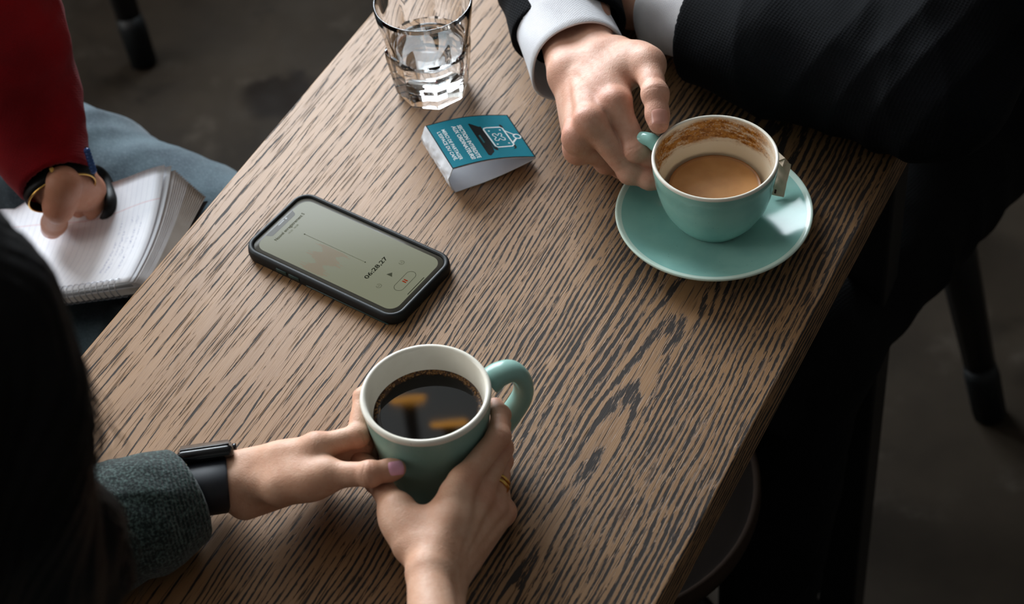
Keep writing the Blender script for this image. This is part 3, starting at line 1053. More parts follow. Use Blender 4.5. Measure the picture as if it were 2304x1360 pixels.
def card_end(t): return np.array([-.0042 * math.sin(math.pi * t) * 1.0, .0006 + (.025 - .0006) * t])


yshear = ((CB - CA) @ np.array([-lx[1], lx[0], 0]))


TEAR = np.random.default_rng(4).normal(size=(40, 40)); TEAR = (TEAR + np.roll(TEAR, 1, 0) + np.roll(TEAR, 1, 1) + np.roll(TEAR, 2, 0)) / 2.2


def sheet(name, cl, n, thick, mat, wob=0.0, m=12):
    vs, fs = [], []
    P_ = [cl(i / n) for i in range(n + 1)]
    for k in (0, 1):
        for j in range(m + 1):
            y = (j / m - .5) * WD
            for i in range(n + 1):
                a, b = P_[max(i - 1, 0)], P_[min(i + 1, n)]
                t = b - a; t = t / np.linalg.norm(t); nn_ = np.array([-t[1], t[0]])
                w = wob * (TEAR[j % 40, i % 40] if wob else 0.0) * math.sin(math.pi * i / n)
                q = P_[i] + nn_ * (thick * (.5 - k) + w)
                vs.append((q[0], y, q[1]))
    N1 = (n + 1) * (m + 1)
    for k in (0, 1):
        for j in range(m):
            for i in range(n):
                q = (k * N1 + j * (n + 1) + i, k * N1 + j * (n + 1) + i + 1, k * N1 + (j + 1) * (n + 1) + i + 1, k * N1 + (j + 1) * (n + 1) + i)
                fs.append(q if k == 0 else q[::-1])
    for i in range(n):
        for j in (0, m):
            q = (j * (n + 1) + i, N1 + j * (n + 1) + i, N1 + j * (n + 1) + i + 1, j * (n + 1) + i + 1)
            fs.append(q if j == 0 else q[::-1])
    for j in range(m):
        for i in (0, n):
            q = (j * (n + 1) + i, (j + 1) * (n + 1) + i, N1 + (j + 1) * (n + 1) + i, N1 + j * (n + 1) + i)
            fs.append(q if i == 0 else q[::-1])
    o = mesh_obj(name, vs, fs, mat, card)
    o.data.set_sharp_from_angle(angle=math.radians(40))
    return o


sheet('printed_panel', card_top, 24, .0006, MAT['card_white'])
sheet('bottom_panel', card_bot, 24, .0006, MAT['card_white'])
sheet('torn_end_panel', card_end, 18, .0006, MAT['card_torn'], .00045, 30)


def on_top(h):
    def fn(x, y):                                  # x across the words (0 far long edge .. WD), y from tip (LN side) down to the tall end
        s = y
        p = card_top(s); a, b = card_top(max(0, s - .01)), card_top(min(1, s + .01))
        t = (b - a) / np.linalg.norm(b - a); nn_ = np.array([-t[1], t[0]])
        q = p + nn_ * (.0003 + h)
        return (q[0], WD / 2 - x, q[1])
    return fn


def dens(fl_, h, name, mat):                       # keep long polygons following the curve
    return fl_.build(name, on_top(h), mat, card)


def strip(x0, s0, x1, s1, h, name, mat, n=20):
    vs = []; fs = []
    fn = on_top(h)
    for i in range(n + 1):
        s = s0 + (s1 - s0) * i / n
        vs += [fn(x0, s), fn(x1, s)]
        if i: fs.append((2 * i - 2, 2 * i - 1, 2 * i + 1, 2 * i))
    return mesh_obj(name, vs, fs, mat, card, smooth=False)


strip(0, 0, WD, 1, .00006, 'black_border', MAT['card_black'])
strip(.0010, .012, WD - .0012, .984, .00012, 'teal_field', MAT['card_teal'])
# unproject the print from the photo once to panel coordinates (x across, s along)


def pc(zx, zy):
    """zoom-crop pixel -> panel coordinates"""
    px, py = 930 + zx * .15440, 240 + zy * .15441
    z = .018
    for _ in range(6):
        w = at(px, py, z) - org
        s = (w @ lx) / LN; z = card_top(min(max(s, 0), 1))[1] + .0004
    return (WD / 2 - (w @ ly), s)


def card_text(txt, p0, p1, hgt, bold):
    """line of words whose baseline runs from p0 to p1 (panel coordinates)"""
    vs, fs = text_mesh(txt, .004, bold)
    lo, hi = vs.min(0), vs.max(0)
    vs = (vs - [lo[0], 0]) / [hi[0] - lo[0], .0029]
    d = np.array([p1[0] - p0[0], (p1[1] - p0[1])])
    out = [(p0[0] + d[0] * a, p0[1] + d[1] * a + hgt / LN * b) for a, b in vs]
    return Flat().add(out, fs)


for i, (txt, q0, q1, hg, bo) in enumerate((
        ('SECTION INTERDITE', (628, 278), (940, 752), .0034, .00012), ('AUX ORDINATEURS!', (545, 292), (862, 770), .0034, .00012),
        ('MERCI DE PARTAGER', (400, 345), (684, 778), .0030, .00007), ("L'ESPACE DU CAFÉ.", (342, 380), (600, 790), .0030, .00007))):
    a, b = pc(*q0), pc(*q1)
    sm = .5 * (a[1] + b[1])
    card_text(txt, (a[0], sm), (b[0], sm), hg, bo).build('lettering', on_top(.0002), MAT['print_white'], card)


def cpoly(pts): return [pc(*p) for p in pts]


Flat().poly(cpoly([(792, 255), (812, 248), (945, 292), (985, 305), (1160, 600), (1178, 655), (1130, 712), (1092, 702)])).build('laptop_keyboard', on_top(.00018), MAT['card_black'], card)
Flat().poly(cpoly([(955, 292), (1265, 262), (1290, 280), (1505, 590), (1490, 612), (1215, 634), (1175, 612)])).build('laptop_lid', on_top(.00019), MAT['card_black'], card)
Flat().poly(cpoly([(946, 425), (966, 410), (1042, 522), (1024, 532)])).build('laptop_touchpad', on_top(.00024), MAT['print_teal'], card)
Flat().poly(cpoly([(1015, 318), (1265, 298), (1300, 320), (1462, 555), (1445, 575), (1225, 596), (1195, 580), (1010, 335)])).build('sign_board', on_top(.00026), MAT['card_teal'], card)
def thick_line(fl_, pts, w, closed=False):
    g = Flat().line([np.array([a, b * LN]) for a, b in pts], w, closed)
    return fl_.add([(a, b / LN) for a, b in g.v], g.f)


OUT_ = Flat(); thick_line(OUT_, cpoly([(1022, 320), (1060, 310), (1250, 300), (1290, 315), (1460, 550), (1440, 575), (1230, 592), (1195, 575), (1020, 340)]) , .0013, True)
thick_line(OUT_, cpoly([(1320, 352), (1478, 415)]), .0011)
thick_line(OUT_, cpoly([(1440, 535), (1500, 455)]), .0014)
rc0 = pc(1505, 433)
thick_line(OUT_, [(rc0[0] + .0029 * math.cos(a), rc0[1] + .0029 / LN * math.sin(a)) for a in np.linspace(0, 2 * math.pi, 20, endpoint=False)], .0011, True)
OUT_.build('sign_outline', on_top(.00033), MAT['print_white'], card)
CR_ = Flat(); thick_line(CR_, cpoly([(1150, 400), (1180, 393), (1225, 425), (1235, 395), (1270, 392), (1285, 415), (1270, 435), (1330, 460), (1335, 485), (1305, 490), (1255, 465), (1240, 495), (1200, 497), (1182, 478), (1205, 450), (1150, 420)]), .0009, True)
CR_.build('cross_mark', on_top(.00034), MAT['print_white'], card)
dt = Flat()
for q in ((1096, 358), (1255, 342), (1226, 548), (1390, 532)):
    c0 = pc(*q); dt.poly([(c0[0] + .0008 * math.cos(a), c0[1] + .0008 / LN * math.sin(a)) for a in np.linspace(0, 2 * math.pi, 14, endpoint=False)])
dt.build('screw_dots', on_top(.00034), MAT['print_white'], card)

# ================================================================ the notebook on the lap
NB_R0 = at(283, 646, -.088)                        # right end of the spiral
NB_TR = at(396, 404, -.078)                        # right far corner of the top page
xn = unit(NB_TR - NB_R0); LNB = float(np.linalg.norm(NB_TR - NB_R0))
_dz = min(np.linspace(-.06, .03, 400), key=lambda q: abs(unit(at(110, 670, -.088 + q) - NB_R0) @ xn))
yn = unit(at(110, 670, -.088 + _dz) - NB_R0)                # the spiral runs square to the page edge
zn = unit(np.cross(xn, yn)); zn = zn if zn[2] > 0 else -zn
WNB = 0.205
nb = thing('spiral_notebook', 'white spiral notebook with ruled pages open on the denim lap', 'notebook', NB_R0)


def nb_pt(x, y, lift, curl):
    """x from the spiral outwards (m), y along the spiral to the left (m)"""
    a = x / LNB
    c = curl * (a ** 2.2) * (0.35 + 0.65 * math.exp(-((y - 0.0) / .05) ** 2))
    sag = -.010 * math.sin(math.pi * min(1, a)) * math.exp(-((y - .085) / .05) ** 2) - .004 * math.sin(math.pi * a)
    return xn * x + yn * y + zn * (lift + c + sag * min(1, curl * 60 + .6))


def page(name, lift, curl, dx, dy, mat, nx=16, ny=20, th=.0003, uv=False):
    vs, fs, uvs = [], [], []
    for k in (0, 1):
        for j in range(ny + 1):
            for i in range(nx + 1):
                x, y = .006 + (LNB + dx - .006) * i / nx, dy + (WNB - dy) * j / ny
                p = nb_pt(x, y, lift - k * th, curl)
                vs.append(p); uvs.append((x, y))
    N1 = (nx + 1) * (ny + 1)
    for k in (0, 1):
        for j in range(ny):
            for i in range(nx):
                q = (k * N1 + j * (nx + 1) + i, k * N1 + j * (nx + 1) + i + 1, k * N1 + (j + 1) * (nx + 1) + i + 1, k * N1 + (j + 1) * (nx + 1) + i)
                fs.append(q if k == 0 else q[::-1])
    for i in range(nx):
        for j in (0, ny):
            q = (j * (nx + 1) + i, N1 + j * (nx + 1) + i, N1 + j * (nx + 1) + i + 1, j * (nx + 1) + i + 1); fs.append(q)
    for j in range(ny):
        for i in (0, nx):
            q = (j * (nx + 1) + i, (j + 1) * (nx + 1) + i, N1 + (j + 1) * (nx + 1) + i, N1 + j * (nx + 1) + i); fs.append(q)
    o = mesh_obj(name, vs, fs, mat, nb)
    if uv:
        ul = o.data.uv_layers.new(name='UVMap')
        for lp in o.data.loops: ul.data[lp.index].uv = uvs[lp.vertex_index]
    return o


page('ruled_page', .0005, .018, 0, 0, MAT['ruled'], uv=True)
page('page', -.0006, .0145, .002, -.004, MAT['card_white'])
for k in range(16):
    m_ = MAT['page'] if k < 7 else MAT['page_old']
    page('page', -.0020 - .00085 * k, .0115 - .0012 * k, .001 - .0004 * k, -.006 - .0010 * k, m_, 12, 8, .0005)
page('back_cover', -.0170, -.010, -.006, -.020, MAT['cover'], 12, 8, .0012)
for k in range(29):
    y = .012 + k * .0066
    bm = bmesh.new()
    pts = [xn * (.0065 + .0072 * math.cos(a)) + yn * (y + .0012 * math.sin(a)) + zn * (-.0072 + .0092 * math.sin(a)) for a in np.linspace(-.4, 2 * math.pi - .9, 15)]
    tube(bm, pts, .00045, 6); bm_obj('binding_ring', bm, MAT['steel'], nb)
page('edge_strip', -.0012, 0.0, -LNB + .0095, -.001, MAT['card_white'], 3, 8, .0050)

# ================================================================ chairs and stool
def frame_chair(name, label, base, yaw, mat, group=None, sw=.38, splay=.05, back=True, seat_z=.45):
    """Sheet-metal bistro chair: dished seat, four tapering splayed legs, hoop back with a slat."""
    t = thing(name, label, 'chair', (base[0], base[1], 0), yaw, group)
    bm = bmesh.new()
    h = sw / 2
    L = []
    for off, z in ((-.012, seat_z - .030), (0, seat_z - .026), (.002, seat_z - .006), (-.004, seat_z), (-.020, seat_z - .001), (-.05, seat_z - .006), (-.12, seat_z - .010)):
        L.append([bm.verts.new((x, y, z)) for x, y in rrect(h + off, h + off, .06 + max(off, -.055))])
    n = len(L[0])
    for k in range(len(L) - 1):
        for i in range(n): bm.faces.new((L[k][i], L[k][(i + 1) % n], L[k + 1][(i + 1) % n], L[k + 1][i]))
    bm.faces.new(L[-1]); bm.faces.new(L[0][::-1])
    bm_obj('seat', bm, mat, t, angle=50)
    for sx in (-1, 1):
        for sy in (-1, 1):
            bm = bmesh.new()
            a = np.array([sx * (h - .03), sy * (h - .03), seat_z - .03]); b = np.array([sx * (h + splay), sy * (h + splay), .030])
            tube(bm, [a, a * .5 + b * .5, b], [.030, .023, .017], 8)
            lg = bm_obj('leg', bm, mat, t)
            bm = bmesh.new(); d = unit(b - a)
            tube(bm, [b - d * .045, b - d * .03, np.array([b[0] + d[0] * .03, b[1] + d[1] * .03, 0.0])], [.019, .021, .020], 10)
            bm_obj('foot_cap', bm, MAT['rubber'], lg)
    if back:
        bm = bmesh.new()
        pts = catmull([(-h + .02, -h + .02, seat_z - .01), (-h + .0, -h - .03, seat_z + .22), (-h + .06, -h - .08, seat_z + .38), (0, -h - .09, seat_z + .41), (h - .06, -h - .08, seat_z + .38), (h, -h - .03, seat_z + .22), (h - .02, -h + .02, seat_z - .01)], 8)
        tube(bm, pts, .012, 10); bm_obj('back_hoop', bm, mat, t)
        bm = bmesh.new(); box(bm, (0, -h - .035, seat_z + .20), (.09, .004, .40), R=Matrix.Rotation(math.radians(9), 3, 'X'), bevel=.0015); bm_obj('back_slat', bm, mat, t)
    return t


# suit wearer's chair: its rear leg stands on the floor at photo pixel (2215, 925)
foot = at(2212, 925, -T)
yawc = math.radians(-38.0)
hh = .19 + .05
R2 = np.array([[math.cos(yawc), -math.sin(yawc)], [math.sin(yawc), math.cos(yawc)]])
YAW_S = math.atan2(-.61, -.78) - math.pi / 2
R2 = np.array([[math.cos(YAW_S), -math.sin(YAW_S)], [math.sin(YAW_S), math.cos(YAW_S)]])
cands_ = [(foot[:2] - R2 @ np.array([sx * hh, sy * hh])) for sx in (-1, 1) for sy in (-1, 1)]
CH_S = (foot[0] - .18, foot[1] + .18)
frame_chair('metal_chair', 'black sheet-metal chair under the person in the dark suit', (CH_S[0], CH_S[1]), math.pi, MAT['black_metal'], sw=.25, splay=.055)
f2 = at(183, 104, -T)
frame_chair('metal_chair', 'black metal chair behind the red sleeve, only one leg in view', (f2[0] - .05, f2[1] + .26), math.radians(160), MAT['black_metal'])
frame_chair('metal_chair', 'black metal chair carrying the person in the red jersey', (-.80, 1.66), math.radians(-132), MAT['black_metal'])
frame_chair('metal_chair', 'black metal chair at the near table end under the dark-haired person', (EN(.10, .56, 0)[0], EN(.10, .56, 0)[1]), E_ANG - math.pi / 2, MAT['black_metal'])

st_c = at(1325, 1080, -.30)
stl = thing('low_stool', 'round brown wooden stool pushed under the right table edge', 'stool', (st_c[0], st_c[1], 0))
zt = st_c[2]
bm = bmesh.new(); lathe(bm, [(0, zt - .004), (.138, zt - .004), (.144, zt - .0015)], 72); bm_obj('seat', bm, MAT['seat_wood'], stl)
bm = bmesh.new(); lathe(bm, [(.144, zt - .0015), (.147, zt), (.1505, zt - .002), (.151, zt - .012), (.148, zt - .024), (0, zt - .024)], 72); bm_obj('seat_rim', bm, MAT['seat_rim'], stl)
for k in range(4):
    a = math.radians(45 + 90 * k)
    bm = bmesh.new(); tube(bm, [(.09 * math.cos(a), .09 * math.sin(a), zt - .022), (.15 * math.cos(a), .15 * math.sin(a), 0)], [.014, .011], 12); bm_obj('leg', bm, MAT['brown_metal'], stl)
bm = bmesh.new(); tube(bm, [(.128 * math.cos(a), .128 * math.sin(a), .16) for a in np.linspace(0, 2 * math.pi, 41)], .006, 8); bm_obj('foot_ring', bm, MAT['brown_metal'], stl)

# ================================================================ organic surfaces: smooth unions of tapered limbs, meshed as one skin
def rcone(P, a, b, ra, rb):
    a = np.asarray(a, np.float32); b = np.asarray(b, np.float32)
    ba = b - a; L2 = float(ba @ ba) + 1e-12
    h = np.clip(((P - a) @ ba) / L2, 0, 1)
    q = P - a - h[:, None] * ba
    return np.sqrt(np.einsum('ij,ij->i', q, q)) - (ra + (rb - ra) * h)


def ball(P, c, r):
    q = P - np.asarray(c, np.float32)
    return np.sqrt(np.einsum('ij,ij->i', q, q)) - r


def ellip(P, c, R, r):
    q = (P - np.asarray(c, np.float32)) @ np.asarray(R, np.float32).T / np.asarray(r, np.float32)
    k = np.sqrt(np.einsum('ij,ij->i', q, q))
    q2 = q / np.asarray(r, np.float32)
    k2 = np.sqrt(np.einsum('ij,ij->i', q2, q2)) + 1e-9
    return k * (k - 1.0) / k2


def smin(a, b, k):
    h = np.clip(.5 + .5 * (b - a) / k, 0, 1)
    return b + (a - b) * h - k * h * (1 - h)


def smax(a, b, k): return -smin(-a, -b, k)


def chain(P, pts, rad, k):
    d = None
    for i in range(len(pts) - 1):
        e = rcone(P, pts[i], pts[i + 1], rad[i], rad[i + 1])
        d = e if d is None else smin(d, e, k)
    return d


def surface(F, lo, hi, h, proj=2):
    """Surface net of the zero level of F on a sparse grid of step h."""
    lo = np.asarray(lo, np.float32); hi = np.asarray(hi, np.float32)
    nb = np.ceil((hi - lo) / (4 * h)).astype(int) + 1
    g = [lo[a] + (4 * np.arange(nb[a]) + 1.5) * h for a in range(3)]
    C = np.stack(np.meshgrid(*g, indexing='ij'), -1).reshape(-1, 3).astype(np.float32)
    dc = np.concatenate([F(C[i:i + 400000]) for i in range(0, len(C), 400000)])
    D = np.where(dc < 0, -1.0, 1.0).astype(np.float32).reshape(nb)
    D = np.ascontiguousarray(np.broadcast_to(D[:, None, :, None, :, None], (nb[0], 4, nb[1], 4, nb[2], 4)))
    act = np.argwhere(np.abs(dc.reshape(nb)) < 5.2 * h)
    off = np.stack(np.meshgrid(*[np.arange(4)] * 3, indexing='ij'), -1).reshape(-1, 3)
    idx = act[:, None, :] * 4 + off[None]
    Q = (lo + idx.reshape(-1, 3) * h).astype(np.float32)
    d = np.concatenate([F(Q[i:i + 400000]) for i in range(0, len(Q), 400000)]).reshape(len(act), 64)
    for k in range(64):
        D[act[:, 0], off[k, 0], act[:, 1], off[k, 1], act[:, 2], off[k, 2]] = d[:, k]
    D = D.reshape(nb[0] * 4, nb[1] * 4, nb[2] * 4)
    D[D == 0] = 1e-9
    S = D < 0
    n = np.array(D.shape) - 1
    cnt = np.zeros(n, np.uint8)
    cor = [(i, j, k) for i in (0, 1) for j in (0, 1) for k in (0, 1)]
    for c in cor: cnt += S[c[0]:c[0] + n[0], c[1]:c[1] + n[1], c[2]:c[2] + n[2]]
    cells = np.argwhere((cnt > 0) & (cnt < 8))
    vid = np.full(n, -1, np.int32); vid[cells[:, 0], cells[:, 1], cells[:, 2]] = np.arange(len(cells))
    val = np.stack([D[cells[:, 0] + c[0], cells[:, 1] + c[1], cells[:, 2] + c[2]] for c in cor], 1)
    acc = np.zeros((len(cells), 3)); num = np.zeros(len(cells))
    for a in range(8):
        for b in range(a + 1, 8):
            if sum(x != y for x, y in zip(cor[a], cor[b])) != 1: continue
            mk = (val[:, a] < 0) != (val[:, b] < 0)
            t = val[mk, a] / (val[mk, a] - val[mk, b])
            acc[mk] += np.array(cor[a]) + t[:, None] * (np.array(cor[b]) - np.array(cor[a])); num[mk] += 1
    v = lo + (cells + acc / num[:, None]) * h
    faces = []
    for ax in range(3):
        o1, o2 = [(1, 2), (2, 0), (0, 1)][ax]
        s0 = [slice(None)] * 3; s1 = [slice(None)] * 3
        s0[ax] = slice(0, -1); s1[ax] = slice(1, None)
        A, B = S[tuple(s0)], S[tuple(s1)]
        e = np.argwhere(A != B)
        e = e[(e[:, o1] > 0) & (e[:, o2] > 0) & (e[:, o1] < n[o1]) & (e[:, o2] < n[o2])]
        neg = A[e[:, 0], e[:, 1], e[:, 2]]
        q = []
        for (u, w) in ((-1, -1), (0, -1), (0, 0), (-1, 0)):
            c = e.copy(); c[:, o1] += u; c[:, o2] += w
            q.append(vid[c[:, 0], c[:, 1], c[:, 2]])
        q = np.stack(q, 1)
        q[~neg] = q[~neg][:, ::-1]
        faces.append(q[(q >= 0).all(1)])
    f = np.concatenate(faces)
    v = v.astype(np.float32)
    nr = None
    for it in range(proj + 1):
        e = h * .5
        gr = np.stack([F(v + np.eye(3, dtype=np.float32)[a] * e) - F(v - np.eye(3, dtype=np.float32)[a] * e) for a in range(3)], 1) / (2 * e)
        gl = np.linalg.norm(gr, axis=1, keepdims=True) + 1e-6
        nr = gr / gl
        if it < proj:
            v = v - np.clip(F(v)[:, None] / gl, -h, h) * nr * .8
    return v, f, nr


def np_mesh(name, v, f, mat, parent=None, red=None):
    me = bpy.data.meshes.new(name)
    me.vertices.add(len(v)); me.vertices.foreach_set('co', np.ascontiguousarray(v, np.float32).ravel())
    me.loops.add(f.size); me.loops.foreach_set('vertex_index', np.ascontiguousarray(f, np.int32).ravel())
    me.polygons.add(len(f))
    me.polygons.foreach_set('loop_start', np.arange(0, f.size, 4, dtype=np.int32))
    me.polygons.foreach_set('use_smooth', np.ones(len(f), bool))
    me.update(calc_edges=True); me.validate()
    if red is not None:
        at_ = me.attributes.new('redness', 'FLOAT', 'POINT'); at_.data.foreach_set('value', red.astype(np.float32))
    me.materials.append(mat)
    return link(bpy.data.objects.new(name, me), parent)


def wavy(P, dirs, seed, amp, f):
    """Cloth folds: a few warped plane waves, mostly across the given axis."""
    r = np.random.default_rng(seed)
    out = np.zeros(len(P), np.float32)
    ax = unit(dirs)
    for i in range(6):
        k = unit(ax + r.normal(size=3) * .55) * f * r.uniform(.5, 1.5)
        q = r.normal(size=3) * f * .45
        w = np.sin(P @ k.astype(np.float32) + r.uniform(0, 6.28) + 1.6 * np.sin(P @ q.astype(np.float32) + r.uniform(0, 6.28)))
        out += (1 - np.abs(w)) * (1.0 / (i + 1.5))
    return (out - .75) * amp


# ---------------------------------------------------------------- a hand
class Hand:
    R0 = (.0101, .0103, .0098, .0086)

    def __init__(s, J, size, dorsal_hint, cut=None, tend=1.0, fore_r=.0225):
        s.J, s.s = J, size
        s.cut = cut
        m = [np.asarray(x) for x in J['mcp']]
        w = np.asarray(J['wrist']); s.w = w
        s.mid = .25 * sum(m)
        s.fwd = unit(s.mid - w)
        ac = unit(m[0] - m[3]); s.ac = unit(ac - s.fwd * (ac @ s.fwd))
        wa = np.asarray(J.get('wac', s.ac), float); fd = unit(np.asarray(J['fore']) - w)
        s.wac = unit(wa - fd * (wa @ fd)); s.bac = unit(s.wac + s.ac)
        d = np.cross(s.fwd, s.ac); s.dor = d if d @ np.asarray(dorsal_hint) > 0 else -d
        s.tend = tend; s.fore_r = fore_r
        # thumb nail faces the given way
        s.creases = []
        for i in range(4):
            a, b, c, t = m[i], np.asarray(J['pip'][i]), np.asarray(J['dip'][i]), np.asarray(J['tip'][i])
            s.creases.append((b, unit(c - a), unit((b - a) / (np.linalg.norm(b - a)) - (c - b) / (np.linalg.norm(c - b) + 1e-9) + .15 * s.dor), s.R0[i] * size))
            s.creases.append((c, unit(t - b), unit((c - b) / (np.linalg.norm(c - b) + 1e-9) - (t - c) / (np.linalg.norm(t - c) + 1e-9) + .15 * s.dor), s.R0[i] * size * .8))
        s.creases.append((np.asarray(J['ti']), unit(np.asarray(J['tt']) - np.asarray(J['tm'])), unit(J['nail']), .0098 * size))

    def F(s, P):
        J, z = s.J, s.s
        m = J['mcp']; w, ac, fw, do = s.w, s.ac, s.fwd, s.dor
        offs = (.0135, .0045, -.0045, -.0125)
        palm = None
        for i in range(4):
            b = w + fw * .010 * z + s.bac * offs[i] * z
            e = smin(rcone(P, b, m[i], .0125 * z, .0104 * z), rcone(P, b - do * .006 * z, np.asarray(m[i]) * .85 + b * .15 - do * .006 * z, .0125 * z, .0095 * z), .008 * z)
            palm = e if palm is None else smin(palm, e, .009 * z)
        for i in range(4):
            palm = smin(palm, ball(P, np.asarray(m[i]) + do * .0022 * z, .0095 * z), .006 * z)
            if s.tend > 0:
                palm = smin(palm, rcone(P, w + do * .0115 * z + ac * offs[i] * .5 * z + fw * .02 * z, np.asarray(m[i]) + do * .0088 * z, .0014 * z, .0022 * z), .0055 * z * s.tend)
        fo = np.asarray(J['fore'])
        r = s.fore_r
        for q in (1, -1):
            palm = smin(palm, rcone(P, w + s.wac * q * .0115 * z, fo + s.wac * q * .0135 * z, .0158 * z * J.get('wr', 1), r * z), .012 * z * J.get('wr', 1))
        # thumb root, thenar pad and web
        c, tm, ti, tt = (np.asarray(J[k]) for k in ('cmc', 'tm', 'ti', 'tt'))
        palm = smin(palm, rcone(P, c, tm, .0138 * z, .0112 * z), .013 * z)
        palm = smin(palm, rcone(P, w + fw * .018 * z - do * .006 * z + ac * .010 * z, tm * .7 + c * .3 - do * .004 * z, .0135 * z, .0105 * z), .012 * z)
        palm = smin(palm, rcone(P, tm * .62 + c * .38, np.asarray(m[0]) * .62 + w * .38, .0085 * z, .0085 * z), .016 * z)
        out = None
        for i in range(4):
            a, b, cc, t = m[i], J['pip'][i], J['dip'][i], J['tip'][i]
            r0 = s.R0[i] * z
            d = smin(rcone(P, a, b, r0 * 1.02, r0 * .90), rcone(P, b, cc, r0 * .90, r0 * .80), .0035 * z)
            d = smin(d, rcone(P, cc, t, r0 * .80, r0 * .68), .003 * z)
            d = smin(d, ball(P, b, r0 * .95), .003 * z)
            d = smin(d, ball(P, cc, r0 * .84), .0025 * z)
            e = smin(palm, d, .0065 * z)
            out = e if out is None else smin(out, e, .0012 * z)
        y = z * J.get('ts', 1)
        d = smin(rcone(P, tm, ti, .0108 * z, .0094 * y), rcone(P, ti, tt, .0098 * y, .0078 * y), .004 * y)
        d = smin(d, ball(P, ti, .0102 * y), .003 * y)
        d = smin(d, ball(P, tm, .0120 * z / J.get('ts', 1)), .004 * z)
        nl = unit(J['nail'])
        d = smin(d, ball(P, tt * .72 + ti * .28 - nl * .0018 * y, .0090 * y), .004 * y)
        out = smin(out, smin(palm, d, .010 * z), .0012 * z)
        out = smax(out, (T + .0004 - P[:, 2]), .002)
        if s.cut is not None: out = smax(out, -s.cut(P), .0012)
        return out

    def build(s, h, clip_pt=None):
        J = s.J
        allp = np.array([*J['mcp'], *J['pip'], *J['dip'], *J['tip'], J['cmc'], J['tm'], J['ti'], J['tt'], s.w, J['fore']])
        v, f, nr = surface(s.F, allp.min(0) - .028, allp.max(0) + .028, h, 1)
        # knuckle creases and reddish joints
        red = np.zeros(len(v), np.float32)
        disp = np.zeros(len(v), np.float32)
        rr = np.random.default_rng(5)
        for (p, a, n, r) in s.creases:
            q = v - p
            l = q @ a
            ds = np.linalg.norm(q, axis=1)
            near = np.exp(-(ds / (r * 1.5)) ** 2)
            dm = np.clip((nr @ n) * 1.4 - .15, 0, 1)
            side = q @ unit(np.cross(a, n))
            for o in (-.0031, -.0012, .0008, .0027):
                bend = .0009 * np.sin(side / r * 2.2 + o * 900) + .06 * side * np.sign(o)
                disp -= .00042 * s.s * np.exp(-((l - o * s.s - bend) / .00055) ** 2) * dm * near
            disp += .00035 * s.s * np.exp(-(l / .004) ** 2) * dm * near
            red += .55 * near * (.35 + .65 * dm)
        for t in list(J['tip']) + [J['tt']]:
            red += .7 * np.exp(-(np.linalg.norm(v - np.asarray(t), axis=1) / (.012 * s.s)) ** 2)
        for t in J['mcp']:
            red += .5 * np.exp(-(np.linalg.norm(v - (np.asarray(t) + s.dor * .01 * s.s), axis=1) / (.011 * s.s)) ** 2)
        v = v + nr * disp[:, None]
        return v, f, np.clip(red, 0, 1)

    def nail(s, name, mat, parent, a, tip, n, width, length, back=.004):
        """A curved nail plate lying on the end of a digit (a: previous joint, tip: end joint, n: facing)."""
        a, tip = np.asarray(a), np.asarray(tip)
        ax = unit(tip - a); n = unit(n); n = unit(n - ax * (n @ ax)); sd = np.cross(ax, n)
        NX, NY = 12, 14
        vs, fs = [], []
        for lay in (0, 1):
            for j in range(NY + 1):
                for i in range(NX + 1):
                    u, t = 2 * i / NX - 1, 2 * j / NY - 1
                    uu = u * math.sqrt(max(0, 1 - .30 * abs(t) ** 5)); tt_ = t * math.sqrt(max(0, 1 - .42 * u * u))
                    p = tip + ax * (-back * s.s + (tt_) * length / 2) + sd * uu * width / 2 + n * .02
                    q = p[None].astype(np.float32)
                    gone = 0.0
                    for _ in range(26):
                        stp = max(float(s.F(q)[0]), 0.00002) * .9
                        if gone + stp > .0235: break
                        gone += stp
                        q = q - (n * stp)[None].astype(np.float32)
                    edge = max(abs(u), abs(t))
                    vs.append(q[0] + n * ((.00075 - .0006 * edge ** 4) if lay == 0 else -.0006))
        N1 = (NX + 1) * (NY + 1)
        for lay in (0, 1):
            for j in range(NY):
                for i in range(NX):
                    q = (lay * N1 + j * (NX + 1) + i, lay * N1 + j * (NX + 1) + i + 1, lay * N1 + (j + 1) * (NX + 1) + i + 1, lay * N1 + (j + 1) * (NX + 1) + i)
                    fs.append(q if lay == 0 else q[::-1])
        for i in range(NX):
            for j in (0, NY):
                fs.append((j * (NX + 1) + i, j * (NX + 1) + i + 1, N1 + j * (NX + 1) + i + 1, N1 + j * (NX + 1) + i))
        for j in range(NY):
            for i in (0, NX):
                fs.append((j * (NX + 1) + i, (j + 1) * (NX + 1) + i, N1 + (j + 1) * (NX + 1) + i, N1 + j * (NX + 1) + i))
        return mesh_obj(name, vs, fs, mat, parent)


def cloth(name, F, lo, hi, h, mat, parent):
    v, f, nr = surface(F, lo, hi, h, proj=1)
    return np_mesh(name, v, f, mat, parent)


def sleeve(name, pts, rad, mat, parent, h=.0028, amp=.004, freq=90, seed=1, k=.03, thick=.0055, flat=None, ease=.07, table=True, open_end=True):
    """A sleeve around the arm from the open end (pts[0]) to the shoulder; hollow near its end, folded along its length."""
    pts = [np.asarray(p) for p in pts]
    ax = unit(pts[1] - pts[0])

    def F(P):
        d = chain(P, pts, rad, k)
        along = (P - pts[0]) @ ax.astype(np.float32)
        fold = wavy(P, ax, seed, amp, freq) * np.clip(along / ease, .12, 1)
        d = d - fold
        full = d
        if open_end:
            d = smax(d, -along, .002)
            hol = np.maximum(full + thick, along - .045)
            d = np.maximum(d, -hol)
        if table: d = smax(d, T + .0012 - P[:, 2], .006) if False else np.where(np.ones(len(P), bool), d, d)
        return d
    A = np.array(pts); R = max(rad) + amp * 2 + .02
    return cloth(name, F, A.min(0) - R, A.max(0) + R, h, mat, parent)


